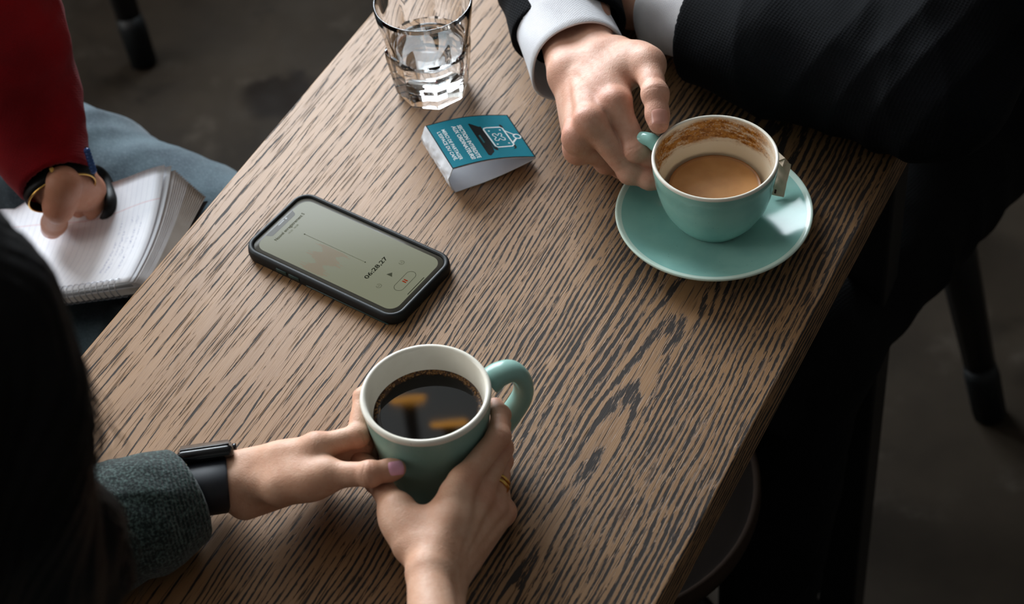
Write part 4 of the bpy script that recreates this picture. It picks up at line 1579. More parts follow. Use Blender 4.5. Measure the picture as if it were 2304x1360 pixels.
def frame(f, upv=(0, 0, 1)):
    f = unit(f); r = unit(np.cross(f, upv)); u = np.cross(r, f)
    return np.array([r, f, u])                      # rows: right, forward, up


def head_F(c, R, s=1.0):
    """A head with brow, eye hollows, nose, mouth, chin and ears; c the skull centre, R rows right/forward/up."""
    r, f, u = R
    def F(P):
        d = ellip(P, c + u * .02 * s, R, (.076 * s, .098 * s, .098 * s))
        d = smin(d, ellip(P, c + f * .030 * s - u * .045 * s, R, (.056 * s, .060 * s, .075 * s)), .03 * s)
        d = smin(d, ball(P, c + f * .068 * s - u * .102 * s, .022 * s), .022 * s)
        for q in (1, -1):
            d = smax(d, -ball(P, c + f * .104 * s + r * q * .031 * s - u * .008 * s, .019 * s), .012 * s)
            d = smin(d, ball(P, c + f * .079 * s + r * q * .031 * s - u * .008 * s, .0125 * s), .003 * s)
            d = smin(d, ellip(P, c + r * q * .078 * s - u * .016 * s - f * .004 * s, R, (.008 * s, .018 * s, .031 * s)), .006 * s)
        d = smin(d, rcone(P, c + f * .090 * s + u * .004 * s, c + f * .113 * s - u * .040 * s, .009 * s, .0125 * s), .010 * s)
        d = smin(d, ellip(P, c + f * .086 * s - u * .068 * s, R, (.024 * s, .010 * s, .006 * s)), .005 * s)
        d = smin(d, ellip(P, c + f * .084 * s - u * .079 * s, R, (.021 * s, .010 * s, .007 * s)), .005 * s)
        d = smin(d, rcone(P, c - u * .07 * s - f * .012 * s, c - u * .17 * s - f * .035 * s, .050 * s, .054 * s), .03 * s)
        return d
    return F


def merge(parts):
    V_, F_, R_ = [], [], []
    n = 0
    for v, f, r in parts:
        V_.append(v); F_.append(f + n); R_.append(r if r is not None else np.full(len(v), .15, np.float32)); n += len(v)
    return np.concatenate(V_), np.concatenate(F_), np.concatenate(R_)


def settle(t, loc=None):
    """Children built in world coordinates stay where they are under their thing's base point."""
    if loc is not None: t.location = loc
    inv = Matrix.Translation(-Vector(t.location))
    for ch in t.children: ch.matrix_parent_inverse = inv

# ================================================================ the person holding the mug
def MP(th, r, z):
    t = math.radians(th); return np.array([MUG_C[0] + r * math.sin(t), MUG_C[1] - r * math.cos(t), z + T])


def mug_cut(P):
    x = P[:, 0] - MUG_C[0]; y = P[:, 1] - MUG_C[1]; z = P[:, 2] - T
    t = np.clip(z / .088, 0, 1) ** 1.15
    d = (np.sqrt(x * x + y * y) - (.0345 + .0097 * t) - .0004) * .98
    return np.maximum(d, z - .088)


def MR(th, z, fr):                                   # a finger joint of radius fr touching the mug
    t = min(max(z / .088, 0), 1) ** 1.15
    return MP(th, .0345 + .0097 * t + fr, z)


woman = thing('person', 'person with long black hair and dark green knit sleeve holding the green mug', 'person', EN(.14, .57, -T))
parts = []
# right hand, seen from the back, fingers round the right side of the mug
JR = dict(
    wrist=at(978, 1318, .041), fore=at(1004, 1520, .043),
    mcp=[MP(20, .0565, .056), MP(27, .0625, .0415), MP(34, .0645, .0265), MP(41, .0640, .0135)],
    pip=[MR(63, .062, .0100), MR(66, .047, .0112), MR(69, .030, .0112), MR(70, .0125, .0102)],
    dip=[MR(86, .061, .0068), MR(93, .044, .0076), MR(98, .027, .0074), MR(96, .0105, .0068)],
    tip=[MR(101, .057, .0054), MR(115, .042, .0062), MR(121, .026, .0060), MR(114, .0100, .0056)],
    cmc=at(925, 1228, .046), tm=at(892, 1146, .050), ti=at(848, 1082, .0445), tt=at(810, 1036, .0420), nail=(-.45, -.35, .8))
HR = Hand(JR, .84, (.7, -.3, .6), mug_cut, 1.0, .0215)
parts.append(HR.build(.0009))
# left hand, thumb side up, fingers behind the mug
ml = at(712, 1008, .062)
acl = unit(np.array([-.02, .30, -.95]))
JL = dict(
    wrist=at(508, 1094, .033), fore=at(300, 1124, .038),
    mcp=[ml, ml + acl * .0185, ml + acl * .0355, ml + acl * .050 + np.array([-.004, 0, 0])],
    pip=[MR(-79, .0605, .0088), MR(-84, .045, .0096), MR(-84, .029, .0094), MR(-82, .0140, .0086)],
    dip=[MR(-116, .064, .0072), MR(-126, .048, .0076), MR(-126, .032, .0074), MR(-116, .0150, .0068)],
    tip=[MR(-146, .066, .0060), MR(-156, .049, .0064), MR(-150, .031, .0062), MR(-136, .0145, .0056)],
    cmc=at(632, 1098, .048), tm=at(736, 1070, .057), ti=at(832, 1067, .0635), tt=MR(-29, .0620, .0072), nail=(.05, -.55, .83))
JL['wr'] = .86
JL['wac'] = (-.02, .70, -.71)
HL = Hand(JL, .84, (-.4, .9, .2), mug_cut, .6, .0185)
parts.append(HL.build(.0009))
# head, neck and torso under the clothes
hc = ray(-435, 955, .945)
faceW = unit(np.array([.52, .80, -.42]))
RW = frame(faceW)
HFW = head_F(hc, RW, .95)
neckW = hc - RW[2] * .155 * .95 - RW[1] * .03
shL_w, shR_w = EN(.20, .72, .24), EN(.20, .40, .24)
pelW = EN(.10, .56, -.26)
elbL, elbR = at(-40, 1260, .055), A3(-.035, .545, .055)


def torsoW(P):
    d = HFW(P)
    d = smin(d, rcone(P, neckW, .5 * (shL_w + shR_w), .05, .07), .04)
    d = smin(d, rcone(P, shL_w, shR_w, .055, .055), .05)
    d = smin(d, rcone(P, .5 * (shL_w + shR_w) - np.array([0, 0, .06]), pelW, .10, .12), .06)
    d = smin(d, chain(P, [shL_w, elbL, JL['fore']], [.045, .036, .020], .02), .02)
    return smin(d, chain(P, [shR_w, elbR, JR['fore']], [.045, .036, .0195], .02), .02)


tv, tf, tn = surface(torsoW, np.minimum.reduce([hc, pelW, shL_w, elbL]) - .22, np.maximum.reduce([hc, shR_w, JL['fore'], JR['fore'], elbR]) + .16, .008, 1)
parts.append((tv, tf, None))
bv_, bf_, br_ = merge(parts)
np_mesh('body', bv_, bf_, MAT['skin_woman'], woman, br_)
n_ = HL.nail('fingernail', MAT['nail_pink'], woman, JL['ti'], JL['tt'], JL['nail'], .0106, .0120, .0008)
n_['label'] = 'glossy pink polished thumb nail'

# sleeves and jumper
sleeve('sleeve', [at(424, 1113, .0350), at(320, 1163, .039), at(130, 1222, .045), elbL + np.array([0, 0, .004]), shL_w], [.0300, .0345, .0400, .047, .062], MAT['knit'], woman, .0026, .0034, 110, 3)
sleeve('sleeve', [A3(-.062, .675, .044), A3(-.052, .60, .046), elbR + np.array([0, 0, .004]), shR_w], [.033, .038, .046, .062], MAT['knit'], woman, .0034, .004, 100, 4)


def jumper(P):
    d = rcone(P, shL_w, shR_w, .072, .072)
    d = smin(d, rcone(P, .5 * (shL_w + shR_w) - np.array([0, 0, .06]), pelW, .135, .150), .06)
    d = smin(d, rcone(P, neckW, .5 * (shL_w + shR_w), .06, .085), .03)
    return d - wavy(P, (0, 0, 1), 8, .005, 45)


cloth('jumper', jumper, np.minimum(pelW, shL_w) - .24, np.maximum(neckW, shR_w) + .2, .008, MAT['knit'], woman)


def legs_F(pel, f, kz, spread, r0, r1, r2, knee_len=.42, foot_fwd=.02):
    s_ = np.array([-f[1], f[0], 0])
    C = []
    for q in (1, -1):
        hip = pel + s_ * q * .085 - np.array([0, 0, .03]); kn = hip + f * knee_len + s_ * q * spread; kn[2] = kz
        an = kn + f * foot_fwd; an[2] = .09
        C.append((hip, kn, an))
    def F(P):
        d = None
        for hip, kn, an in C:
            e = chain(P, [hip, kn, an], [r0, r1, r2], .03)
            d = e if d is None else smin(d, e, .03)
        return smin(d, ball(P, pel, r0 * 1.45), .06) - wavy(P, f, 5, .004, 50)
    pts = np.array([p for c in C for p in c])
    return F, pts.min(0) - .22, pts.max(0) + .22, C


def shoe(name, an, f, mat, parent, s=1.0):
    def F(P):
        a = an - np.array([0, 0, an[2] - .04])
        d = rcone(P, a - f * .04, a + f * .13 - np.array([0, 0, .012]), .040 * s, .030 * s)
        d = smin(d, rcone(P, a, an + np.array([0, 0, .02]), .042 * s, .045 * s), .03)
        return smax(d, .002 - P[:, 2], .006)
    return cloth(name, F, an - .16, an + .2, .005, mat, parent)


LF, llo, lhi, LC = legs_F(pelW, EU, .47, .02, .078, .062, .045, .40)
cloth('trousers', LF, llo, lhi, .008, MAT['trouser'], woman)
for c in LC: shoe('shoe', c[2], EU, MAT['leather'], woman, .9)

# hair: a cap over the skull and long locks falling over the shoulder
lock = [([ray(-150, 600, .93), ray(-85, 720, .93), ray(-12, 880, .935), ray(0, 1000, .94), ray(-12, 1120, .955), ray(-30, 1250, .98), ray(-40, 1480, 1.0)], [.038, .043, .039, .038, .037, .040, .03]),
        ([ray(-30, 790, .93), ray(50, 960, .94), ray(45, 1080, .96), ray(175, 1190, 1.0), ray(215, 1290, 1.03), ray(180, 1400, 1.04)], [.012, .020, .020, .020, .017, .011]),
        ([ray(-430, 920, .92), ray(-330, 1200, .95), ray(-250, 1500, 1.0)], [.085, .08, .06]),
        ([ray(-60, 1100, .95), ray(20, 1260, 1.0), ray(100, 1400, 1.04)], [.05, .045, .03])]


def hairF(P):
    d = ellip(P, hc + RW[2] * .018 - RW[1] * .012, RW, (.098, .112, .112))
    for pts, rad in lock: d = smin(d, chain(P, pts, rad, .012), .014)
    face = np.maximum(rcone(P, hc + RW[1] * .10 - RW[2] * .03, hc + RW[1] * .2 - RW[2] * .04, .07, .09), -1)
    d = smax(d, -face, .01)
    q = (P - hc.astype(np.float32)) @ RW.astype(np.float32).T
    ph_ = np.arctan2(q[:, 0], q[:, 1] + .03) + .35 * np.sin(q[:, 2] * 22)
    st = (np.sin(ph_ * 61 + 2 * np.sin(ph_ * 7)) + .7 * np.sin(ph_ * 113 + 1.3)) * .00055 * np.clip(np.hypot(q[:, 0], q[:, 1] + .03) / .05, 0, 1)
    return d - st


cloth('hair', hairF, np.minimum.reduce([hc - .15] + [p - .06 for l in lock for p in l[0]]), np.maximum.reduce([hc + .15] + [p + .06 for l in lock for p in l[0]]), .0034, MAT['hair'], woman)
bm = bmesh.new()
r_ = random.Random(11)
for i in range(30):
    j = lambda a: r_.gauss(0, a)
    if i < 16:
        base = [(128 + j(10), 730 + j(16)), (182 + j(9), 830 + j(10)), (216 + j(16), 920 + j(10)), (222 + j(20), 1005 + j(12)), (192 + j(16), 1085 + j(16))]
        dd = [.93, .93, .935, .94, .95]
    else:
        base = [(170 + j(12), 1080 + j(12)), (245 + j(14), 1150 + j(12)), (290 + j(10), 1230 + j(10)), (292 + j(12), 1300 + j(12)), (240 + j(20), 1370 + j(12))]
        dd = [.96, .98, 1.0, 1.02, 1.04]
    pts = catmull([ray(x, y, d + j(.003)) for (x, y), d in zip(base, dd)], 6)
    tube(bm, pts, [.00022 + .00012 * math.sin(math.pi * q / (len(pts) - 1)) for q in range(len(pts))], 5)
hs = bm_obj('loose_hair', bm, MAT['hair_thin'], woman); hs['kind'] = 'stuff'

settle(woman)

# smartwatch on the left wrist
wc = at(472, 1094, .0335)
wax = unit(np.asarray(JL['wrist']) - np.asarray(JL['fore']))
wdo = unit(np.array([-.10, .68, .73])); wdo = unit(wdo - wax * (wdo @ wax)); wsd = np.cross(wax, wdo)
watch = thing('smartwatch', 'black smartwatch with navy band on the wrist at the green knit sleeve', 'watch', wc)
WR = Matrix([[wsd[i], wax[i], wdo[i]] for i in range(3)])
bm = bmesh.new()
RA, RB = .0262, .0178
prof = [(-.0132, 0), (-.0132, .0012), (-.0118, .0020), (0, .0021), (.0118, .0020), (.0132, .0012), (.0132, 0), (.0118, -.0006), (0, -.0006), (-.0118, -.0006)]
NS = 72
rg = []
for k in range(NS):
    a = 2 * math.pi * k / NS
    ring = []
    for y, o in prof:
        narrow = 1.0 - .12 * (0.5 - 0.5 * math.sin(a))
        ring.append(bm.verts.new(np.array(WR) @ np.array([(RA + o) * math.cos(a), y * narrow, (RB + o) * math.sin(a)])))
    rg.append(ring)
for k in range(NS):
    for i in range(len(prof)):
        a, b = rg[k], rg[(k + 1) % NS]; j = (i + 1) % len(prof)
        bm.faces.new((a[i], b[i], b[j], a[j]))
bm_obj('strap', bm, MAT['strap'], watch, angle=60)
bm = bmesh.new(); box(bm, Vector(wdo * (RB + .0050)), (.033, .038, .0092), R=WR, bevel=.0040, seg=4); bm_obj('watch_case', bm, MAT['gloss_black'], watch)
bm = bmesh.new(); box(bm, Vector(wdo * (RB + .0099)), (.028, .033, .0012), R=WR, bevel=.0005, seg=2); bm_obj('watch_screen', bm, MAT['gloss_black'], watch)
bm = bmesh.new()
cp = wdo * (RB + .0048) + wax * .0186 - wsd * .005
tube(bm, [cp, cp + wax * .0026], [.0034, .0032], 16); bm_obj('crown', bm, MAT['gloss_black'], watch)

# two gold rings on the right ring finger
ra_, rb_ = np.asarray(JR['mcp'][2]), np.asarray(JR['pip'][2])
rax = unit(rb_ - ra_)
u1 = unit(np.cross(rax, [0, 0, 1])); u2 = np.cross(rax, u1)
ring = thing('finger_ring', 'twisted gold ring on the finger round the green mug', 'ring', ra_ * .5 + rb_ * .5)
for o, rr in ((-.0019, .0013), (.0017, .0011)):
    bm = bmesh.new()
    rad = .0098 * .84 * .96 + .0006
    pts = [rax * (o + .0006 * math.sin(4 * a)) + (u1 * math.cos(a) + u2 * math.sin(a)) * rad for a in np.linspace(0, 2 * math.pi, 49)]
    tube(bm, pts, rr, 8, cap=False); bm_obj('band', bm, MAT['gold'], ring)

# ================================================================ the person in the dark suit
def cup_cut(P):
    x = P[:, 0] - CUP_C[0]; y = P[:, 1] - CUP_C[1]; z = P[:, 2] - CUP_C[2]
    zr = np.interp(z, [-.009, 0, .006, .0135, .0225, .0325, .0425, .05, .064], [.026, .0268, .0318, .0366, .0407, .0434, .0453, .0460, .0474])
    d = (np.sqrt(x * x + y * y) - zr - .0004) * .85
    d = np.maximum(d, z - .0642)
    xs, ys = P[:, 0] - SAU_C[0], P[:, 1] - SAU_C[1]
    r = np.sqrt(xs * xs + ys * ys)
    st = P[:, 2] - T - np.interp(r, [0, .036, .045, .056, .065, .0735, .0752], [.0078, .0084, .0100, .0130, .0166, .0208, .020]) - .0004
    st = np.where(r < .0755, st, np.maximum(st, r - .0755))
    return np.minimum(d, st)


man = thing('person', 'person in a dark navy suit and white shirt gripping the turquoise cup', 'person', (.46, 1.60, 0))
parts = []
JM = dict(
    wrist=at(1309, 150, .067), fore=at(1283, 0, .058),
    mcp=[at(1386, 234, .080), at(1328, 275, .076), at(1301, 313, .061), at(1303, 338, .044)],
    pip=[at(1432, 336, .0575), at(1418, 386, .0385), at(1364, 364, .0270), at(1347, 352, .0170)],
    dip=[at(1460, 352, .050), at(1462, 402, .0350), at(1398, 378, .0170), at(1368, 352, .0100)],
    tip=[at(1484, 362, .049), at(1488, 408, .0350), at(1400, 366, .0105), at(1362, 335, .0090)],
    cmc=at(1392, 122, .074), tm=at(1458, 146, .088), ti=at(1474, 212, .090), tt=at(1482, 278, .0805), nail=(.10, -.80, .60))
JM['wac'] = (1.0, -.12, .28)
HM = Hand(JM, 1.0, (-.3, -.2, .9), cup_cut, .9, .0180)
parts.append(HM.build(.001))
lw = at(1450, 2, .034)
dl = unit(np.array([-.74, .66, -.10])); sl = np.array([.66, .74, 0]); dn = np.array([0, 0, 1.0])
tmcp = [lw + dl * .084 + sl * (.030 - .020 * i) + dn * .002 for i in range(4)]
JS = dict(wrist=lw, fore=at(1680, 84, .0495), mcp=tmcp, pip=[p + dl * .036 - dn * .010 for p in tmcp], dip=[p + dl * .022 - dn * .022 for p in tmcp], tip=[p + dl * .004 - dn * .023 for p in tmcp],
          cmc=lw + dl * .026 + sl * .024 - dn * .006, tm=lw + dl * .060 + sl * .044 - dn * .010, ti=lw + dl * .090 + sl * .048 - dn * .014, tt=lw + dl * .110 + sl * .046 - dn * .016, nail=(0, 0, 1))
HS = Hand(JS, 1.0, (0, 0, 1), None, .6, .0175)
parts.append(HS.build(.0024))
shR_m, shL_m = A3(.27, 1.64, .30), A3(.52, 1.31, .30)
elR_m, elL_m = A3(.065, 1.49, .085), at(2092, 180, .062)
fM = unit(np.array([-.64, -.77, 0]))
nkM = .5 * (shR_m + shL_m) + np.array([0, 0, .05])
pelM = A3(.46, 1.60, -.25)
hcM = nkM + np.array([-.03, -.03, .20])
RM = frame(unit(np.array([-.78, -.60, -.25])))
HFM = head_F(hcM, RM, 1.03)


def torsoM(P):
    d = HFM(P)
    d = smin(d, rcone(P, hcM - RM[2] * .12, nkM, .055, .07), .04)
    d = smin(d, rcone(P, shL_m, shR_m, .06, .06), .05)
    d = smin(d, rcone(P, .5 * (shL_m + shR_m) - np.array([0, 0, .08]), pelM, .115, .125), .06)
    d = smin(d, chain(P, [shR_m, elR_m, JM['fore']], [.05, .040, .022], .02), .01)
    return smin(d, chain(P, [shL_m, elL_m, JS['fore']], [.05, .042, .022], .02), .01)


tv, tf, tn = surface(torsoM, np.minimum.reduce([pelM, hcM, shR_m, JM['fore'], elL_m]) - .17, np.maximum.reduce([hcM, pelM, shR_m]) + .2, .008, 1)
parts.append((tv, tf, None))
bv_, bf_, br_ = merge(parts)
np_mesh('body', bv_, bf_, MAT['skin_man'], man, br_)
HM.nail('fingernail', MAT['nail_bare'], man, JM['ti'], JM['tt'], JM['nail'], .0142, .0135, .0022)


def cuff(name, c, ax, upv, ra, rb, length, mat, parent, flare=.002, wob=.0014, seed=1):
    """A shirt cuff: a doubled cloth band open towards the hand."""
    ax = unit(ax); u = unit(upv - ax * (np.asarray(upv) @ ax)); s_ = np.cross(ax, u)
    NS, NL = 72, 12
    r = np.random.default_rng(seed); ph1, ph2 = r.uniform(0, 6, 2)
    bm = bmesh.new()
    prof = [(0, .0), (-.0003, .0012), (.0006, .0019)] + [(length * i / NL, .0019) for i in range(1, NL + 1)] + [(length, -.0004)] + [(length * i / NL, -.0004) for i in range(NL - 1, 0, -1)] + [(.0006, -.0004)]
    rg = []
    for k in range(NS):
        a = 2 * math.pi * k / NS
        ring = []
        for l, o in prof:
            w = wob * (math.sin(2 * a + ph1 + l * 40) + .6 * math.sin(5 * a + ph2 - l * 70))
            fl = flare * (1 - l / length)
            ring.append(bm.verts.new(c + ax * (l + .0012 * math.sin(3 * a + ph2)) + s_ * math.cos(a) * (ra + o + w + fl) + u * math.sin(a) * (rb + o + w + fl)))
        rg.append(ring)
    for k in range(NS):
        a, b = rg[k], rg[(k + 1) % NS]
        for i in range(len(prof)):
            j = (i + 1) % len(prof)
            bm.faces.new((a[i], b[i], b[j], a[j]))
    return bm_obj(name, bm, mat, parent)


arm_m = unit(np.asarray(JM['fore']) - np.asarray(JM['wrist']))
cuff('shirt_cuff', at(1301, 142, .045), unit(np.array([-.22, .95, .16])), (0, 0, 1), .0355, .0445, .075, MAT['shirt'], man, .0022, .0012, 2)
cuff('shirt_cuff', at(1490, 12, .0385), unit(at(1680, 84, .0495) - lw), (0, 0, 1), .0340, .0370, .075, MAT['shirt'], man, .001, .001, 5)
sleeve('sleeve', [at(1280, 72, .049), at(1245, -90, .068), elR_m, shR_m], [.0480, .0490, .060, .080], MAT['suit'], man, .0026, .0030, 70, 12, k=.025, ease=.10)
sleeve('sleeve', [at(1575, 62, .0475), at(1760, 105, .056), at(1940, 140, .060), elL_m, shL_m], [.0460, .0510, .0540, .0580, .080], MAT['suit'], man, .0026, .0034, 52, 14, k=.03, ease=.06)


def jacket(P):
    d = rcone(P, shL_m, shR_m, .080, .080)
    d = smin(d, rcone(P, .5 * (shL_m + shR_m) - np.array([0, 0, .08]), pelM + np.array([0, 0, .02]), .150, .165), .07)
    d = smin(d, rcone(P, nkM, .5 * (shL_m + shR_m), .07, .09), .03)
    sk = pelM + np.array([-.06, -.08, -.02])
    d = smin(d, rcone(P, pelM, sk, .165, .13), .06)
    return d - wavy(P, (.3, .2, 1), 18, .006, 30)


cloth('jacket', jacket, np.minimum(pelM, shL_m) - .34, np.maximum(pelM, shR_m) + .28, .008, MAT['suit'], man)
LF, llo, lhi, LC = legs_F(pelM, fM, .48, .0, .080, .068, .050, .43, .03)
cloth('trousers', LF, llo, lhi, .008, MAT['trouser'], man)
for c in LC: shoe('shoe', c[2], fM, MAT['leather'], man, 1.05)


def cap(name, hc_, R, mat, parent, s=1.0):
    def F(P):
        d = ellip(P, hc_ + R[2] * .026 * s - R[1] * .008 * s, R, (.084 * s, .106 * s, .103 * s))
        d = smax(d, -rcone(P, hc_ + R[1] * .11 * s - R[2] * .04 * s, hc_ + R[1] * .16 * s - R[2] * .02 * s, .085 * s, .09 * s), .01)
        d = smax(d, -((P - hc_.astype(np.float32)) @ R[2].astype(np.float32) + .055 * s), .01)
        return d - np.sin(P @ R[0].astype(np.float32) * 500 + 2 * np.sin(P @ R[1].astype(np.float32) * 60)) * .0012
    return cloth(name, F, hc_ - .17, hc_ + .17, .004, mat, parent)


cap('hair', hcM, RM, MAT['hair_thin'], man, 1.03)

settle(man)

# ================================================================ the person with the notebook
wri = thing('person', 'person in a crimson top and pale blue jeans holding a white notebook', 'person', (-.78, 1.66, 0))
parts = []


def nb_cut(P):
    q = P - NB_R0.astype(np.float32)
    x, y, z = q @ xn.astype(np.float32), q @ yn.astype(np.float32), q @ zn.astype(np.float32)
    a = np.clip(x / LNB, 0, 1.0)
    c = .018 * a ** 2.2 * (.35 + .65 * np.exp(-(y / .05) ** 2))
    sag = (-.010 * np.sin(np.pi * a) * np.exp(-((y - .085) / .05) ** 2) - .004 * np.sin(np.pi * a))
    lift = c + sag
    return np.maximum(np.maximum(z - lift - .0008, lift - .016 - z), np.maximum(x - LNB, y - WNB)) * .9


def pg(px, py, up):                                  # point above the page under a photo pixel
    d = unit(at(px, py, 0) - CAM_O)
    t = ((NB_R0 - CAM_O) @ zn) / (d @ zn)
    for _ in range(8):
        p = CAM_O + d * t; q = p - NB_R0
        x, y = q @ xn, q @ yn
        s_ = nb_pt(x, y, 0, .018); tz = s_ @ zn
        t += ((tz + up) - q @ zn) / (d @ zn)
    return CAM_O + d * t


NPT = lambda x, y, up: NB_R0 + nb_pt(x, y, up, .018)
_yw = (.098, .115, .131, .145)
tipW = pg(117, 514, .0085)
ipW = at(132, 468, -.068)
tipW = tipW + unit(CAM_O - tipW) * .010
JW = dict(wrist=at(131, 398, -.060), fore=at(100, 310, -.045),
          mcp=[at(205, 430, -.090), at(186, 434, -.100), at(166, 438, -.108), at(148, 442, -.114)],
          pip=[NPT(LNB - .024, y, -.034) for y in _yw], dip=[NPT(LNB - .046, y - .002, -.038) for y in _yw], tip=[NPT(LNB - .064, y - .003, -.037) for y in _yw],
          cmc=at(133, 408, -.062), tm=at(142, 414, -.047), ti=ipW, tt=tipW, nail=(-.05, -.60, .80), wac=(1, .3, -.35))
JW['wr'] = .92
JW['ts'] = 1.18
HW = Hand(JW, 1.04, (.75, .4, .4), nb_cut, .3, .0150)
_T = T
T = -5.0                                             # this hand is over the lap, not the table
hv, hf, hr = HW.build(.0013)
T = _T
parts.append((hv, hf, np.clip(hr * 1.2, 0, 1)))
elW = at(-60, -60, .12)
shLW, shRW = A3(-.66, 1.72, .34), A3(-.92, 1.38, .34)
fWr = unit(np.array([.80, -.60, 0]))
nkW = .5 * (shLW + shRW) + np.array([0, 0, .05])
pelWr = A3(-.80, 1.60, -.25)
hcW = nkW + np.array([.04, -.03, .20])
RWr = frame(unit(np.array([.75, -.55, -.45])))
HFWr = head_F(hcW, RWr, 1.0)
elW2 = A3(-.86, 1.33, .02); haW2 = A3(-.66, 1.345, -.088)
d2 = unit(np.array([.84, -.50, -.20])); sl2 = unit(np.array([.51, .86, 0])); dn2 = np.cross(d2, sl2); dn2 = dn2 if dn2[2] > 0 else -dn2
w2 = haW2 + d2 * .03
m2 = [w2 + d2 * .085 + sl2 * (.030 - .020 * i) for i in range(4)]
JX = dict(wrist=w2, fore=haW2 - d2 * .10, mcp=m2, pip=[p + d2 * .036 - dn2 * .012 for p in m2], dip=[p + d2 * .050 - dn2 * .034 for p in m2], tip=[p + d2 * .046 - dn2 * .052 for p in m2],
          cmc=w2 + d2 * .026 + sl2 * .024 - dn2 * .006, tm=w2 + d2 * .060 + sl2 * .044 - dn2 * .014, ti=w2 + d2 * .090 + sl2 * .046 - dn2 * .028, tt=w2 + d2 * .108 + sl2 * .040 - dn2 * .042, nail=tuple(sl2))
HX = Hand(JX, 1.04, (0, 0, 1), None, .6, .018)
_T = T; T = -5.0
parts.append(HX.build(.0022))
T = _T


def torsoWr(P):
    d = HFWr(P)
    d = smin(d, rcone(P, hcW - RWr[2] * .12, nkW, .052, .065), .04)
    d = smin(d, rcone(P, shLW, shRW, .055, .055), .05)
    d = smin(d, rcone(P, .5 * (shLW + shRW) - np.array([0, 0, .08]), pelWr, .105, .12), .06)
    d = smin(d, chain(P, [shLW, elW, JW['fore']], [.046, .036, .018], .02), .01)
    return smin(d, chain(P, [shRW, elW2, haW2], [.046, .040, .028], .02), .02)


tv, tf, tn = surface(torsoWr, np.minimum.reduce([pelWr, shRW, haW2]) - .19, np.maximum.reduce([hcW, shLW, JW['fore'], haW2]) + .16, .008, 1)
parts.append((tv, tf, None))
bv_, bf_, br_ = merge(parts)
np_mesh('body', bv_, bf_, MAT['skin_writer'], wri, br_)
_T = T; T = -5.0
HW.nail('fingernail', MAT['nail_bare'], wri, JW['ti'], JW['tt'], JW['nail'], .0165, .0145, .0018)
T = _T
cap('hair', hcW, RWr, MAT['hair_thin'], wri, 1.0)
sleeve('sleeve', [at(124, 410, -.054), at(74, 300, -.036), at(42, 190, .002), at(0, 60, .06), elW, shLW], [.0315, .0380, .0430, .0480, .052, .070], MAT['red'], wri, .0028, .0032, 75, 21, k=.03)
sleeve('sleeve', [haW2, .5 * (haW2 + elW2), elW2, shRW], [.034, .040, .050, .070], MAT['red'], wri, .004, .004, 70, 22, k=.03)


def jersey(P):
    d = rcone(P, shLW, shRW, .072, .072)
    d = smin(d, rcone(P, .5 * (shLW + shRW) - np.array([0, 0, .08]), pelWr, .140, .150), .07)
    d = smin(d, rcone(P, nkW, .5 * (shLW + shRW), .062, .085), .03)
    return d - wavy(P, (.2, .2, 1), 28, .005, 40)


cloth('jersey', jersey, np.minimum(pelWr, shRW) - .26, np.maximum(pelWr, shLW) + .26, .008, MAT['red'], wri)
hipA, knA = A3(-.66, 1.575, -.195), A3(-.160, 1.265, -.195)
hipB, knB = A3(-.70, 1.45, -.235), A3(-.245, 1.150, -.262)


def jeansF(P):
    d = None
    for hip, kn in ((hipA, knA), (hipB, knB)):
        an = kn + fWr * .03; an[2] = .09
        e = chain(P, [hip, .5 * (hip + kn) + np.array([0, 0, .004]), kn, an], [.090, .083, .070, .052], .03)
        d = e if d is None else smin(d, e, .02)
    d = smin(d, ball(P, pelWr, .13), .06)
    return d - wavy(P, fWr, 31, .0045, 55)


cloth('jeans', jeansF, np.array([-1.02, .86, .03]), np.array([-.02, 1.82, .75]), .0048, MAT['denim'], wri)
for kn in (knA, knB):
    an = kn + fWr * .03; an[2] = .09
    shoe('shoe', an, fWr, MAT['leather'], wri, 1.0)

settle(wri)
settle(pk, at(1748, 440, .0))

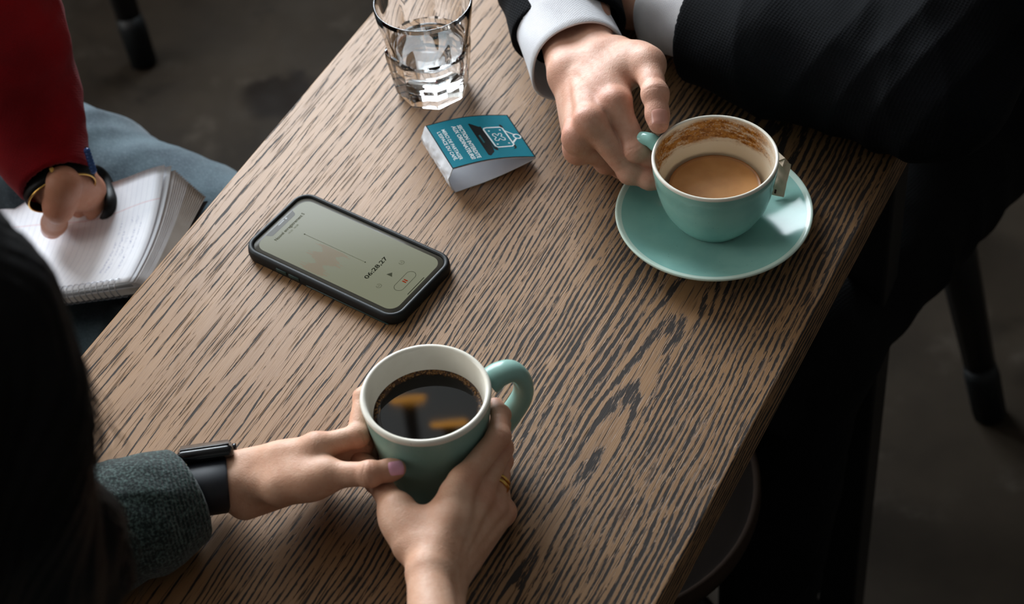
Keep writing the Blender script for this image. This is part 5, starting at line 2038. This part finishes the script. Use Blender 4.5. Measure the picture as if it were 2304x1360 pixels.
# black leather wrist band with a gold clasp
wc2 = at(126, 404, -.058)
wx = unit(at(124, 410, -.054) - at(74, 300, -.036))
band = thing('leather_bracelet', 'wide black leather wrist band with gold clasp below the crimson sleeve', 'bracelet', wc2)
u1 = unit(np.cross(wx, [0, 0, 1])); u2 = np.cross(u1, wx)
bm = bmesh.new()
rg = []
prof = [(-.014, 0), (-.014, .0016), (-.010, .0024), (.010, .0024), (.014, .0016), (.014, 0), (.010, -.0004), (-.010, -.0004)]
for k in range(64):
    a = 2 * math.pi * k / 64
    rg.append([bm.verts.new(wx * y + u1 * math.cos(a) * (.0290 + o) + u2 * math.sin(a) * (.0250 + o)) for y, o in prof])
for k in range(64):
    a, b = rg[k], rg[(k + 1) % 64]
    for i in range(len(prof)):
        j = (i + 1) % len(prof); bm.faces.new((a[i], b[i], b[j], a[j]))
bm_obj('strap', bm, MAT['leather'], band)
bm = bmesh.new()
sg = 1 if u2[1] < 0 else -1
tube(bm, [wx * .0146 + u1 * math.cos(a) * .0298 + u2 * math.sin(a) * .0257 for a in np.linspace(0, 2 * math.pi, 49)], .0009, 8, cap=False); bm_obj('gold_edge', bm, MAT['gold'], band)
bm = bmesh.new()
camd = unit(CAM_O - wc2); ca = math.atan2(camd @ u2 / .0250, camd @ u1 / .0290)
cpt = u1 * math.cos(ca) * .0320 + u2 * math.sin(ca) * .0280
tube(bm, [cpt - wx * .008, cpt + wx * .010], .0022, 10); bm_obj('clasp', bm, MAT['gold'], band)

# black strap loop lying on the jeans
loop = thing('strap_loop', 'black strap loop lying on the pale jeans beside the wrist', 'strap', at(226, 420, -.095))
bm = bmesh.new()
lp = catmull([at(x, y, z) - at(226, 420, -.095) for x, y, z in ((196, 392, -.075), (214, 384, -.082), (234, 398, -.092), (246, 425, -.096), (249, 452, -.096), (244, 480, -.104), (230, 505, -.125))], 8)
tube(bm, lp, [.0034] * len(lp), 10, flat=1.6); bm_obj('loop', bm, MAT['leather'], loop)
beads = thing('bead_bracelet', 'small blue bead bracelet at the edge of the crimson sleeve', 'bracelet', at(206, 366, -.03))
for k in range(7):
    a = k / 6
    p = at(196 + 14 * a, 340 + 44 * a, -.028 - .014 * a) - at(206, 366, -.03)
    bm = bmesh.new(); bmesh.ops.create_icosphere(bm, subdivisions=2, radius=.0030, matrix=Matrix.Translation(p)); bm_obj('bead', bm, MAT['blue_bead'], beads)
bm = bmesh.new(); tube(bm, [at(193 + 20 * a, 330 + 62 * a, -.025 - .020 * a) - at(206, 366, -.03) for a in np.linspace(0, 1, 8)], .0008, 6); bm_obj('cord', bm, MAT['leather'], beads)
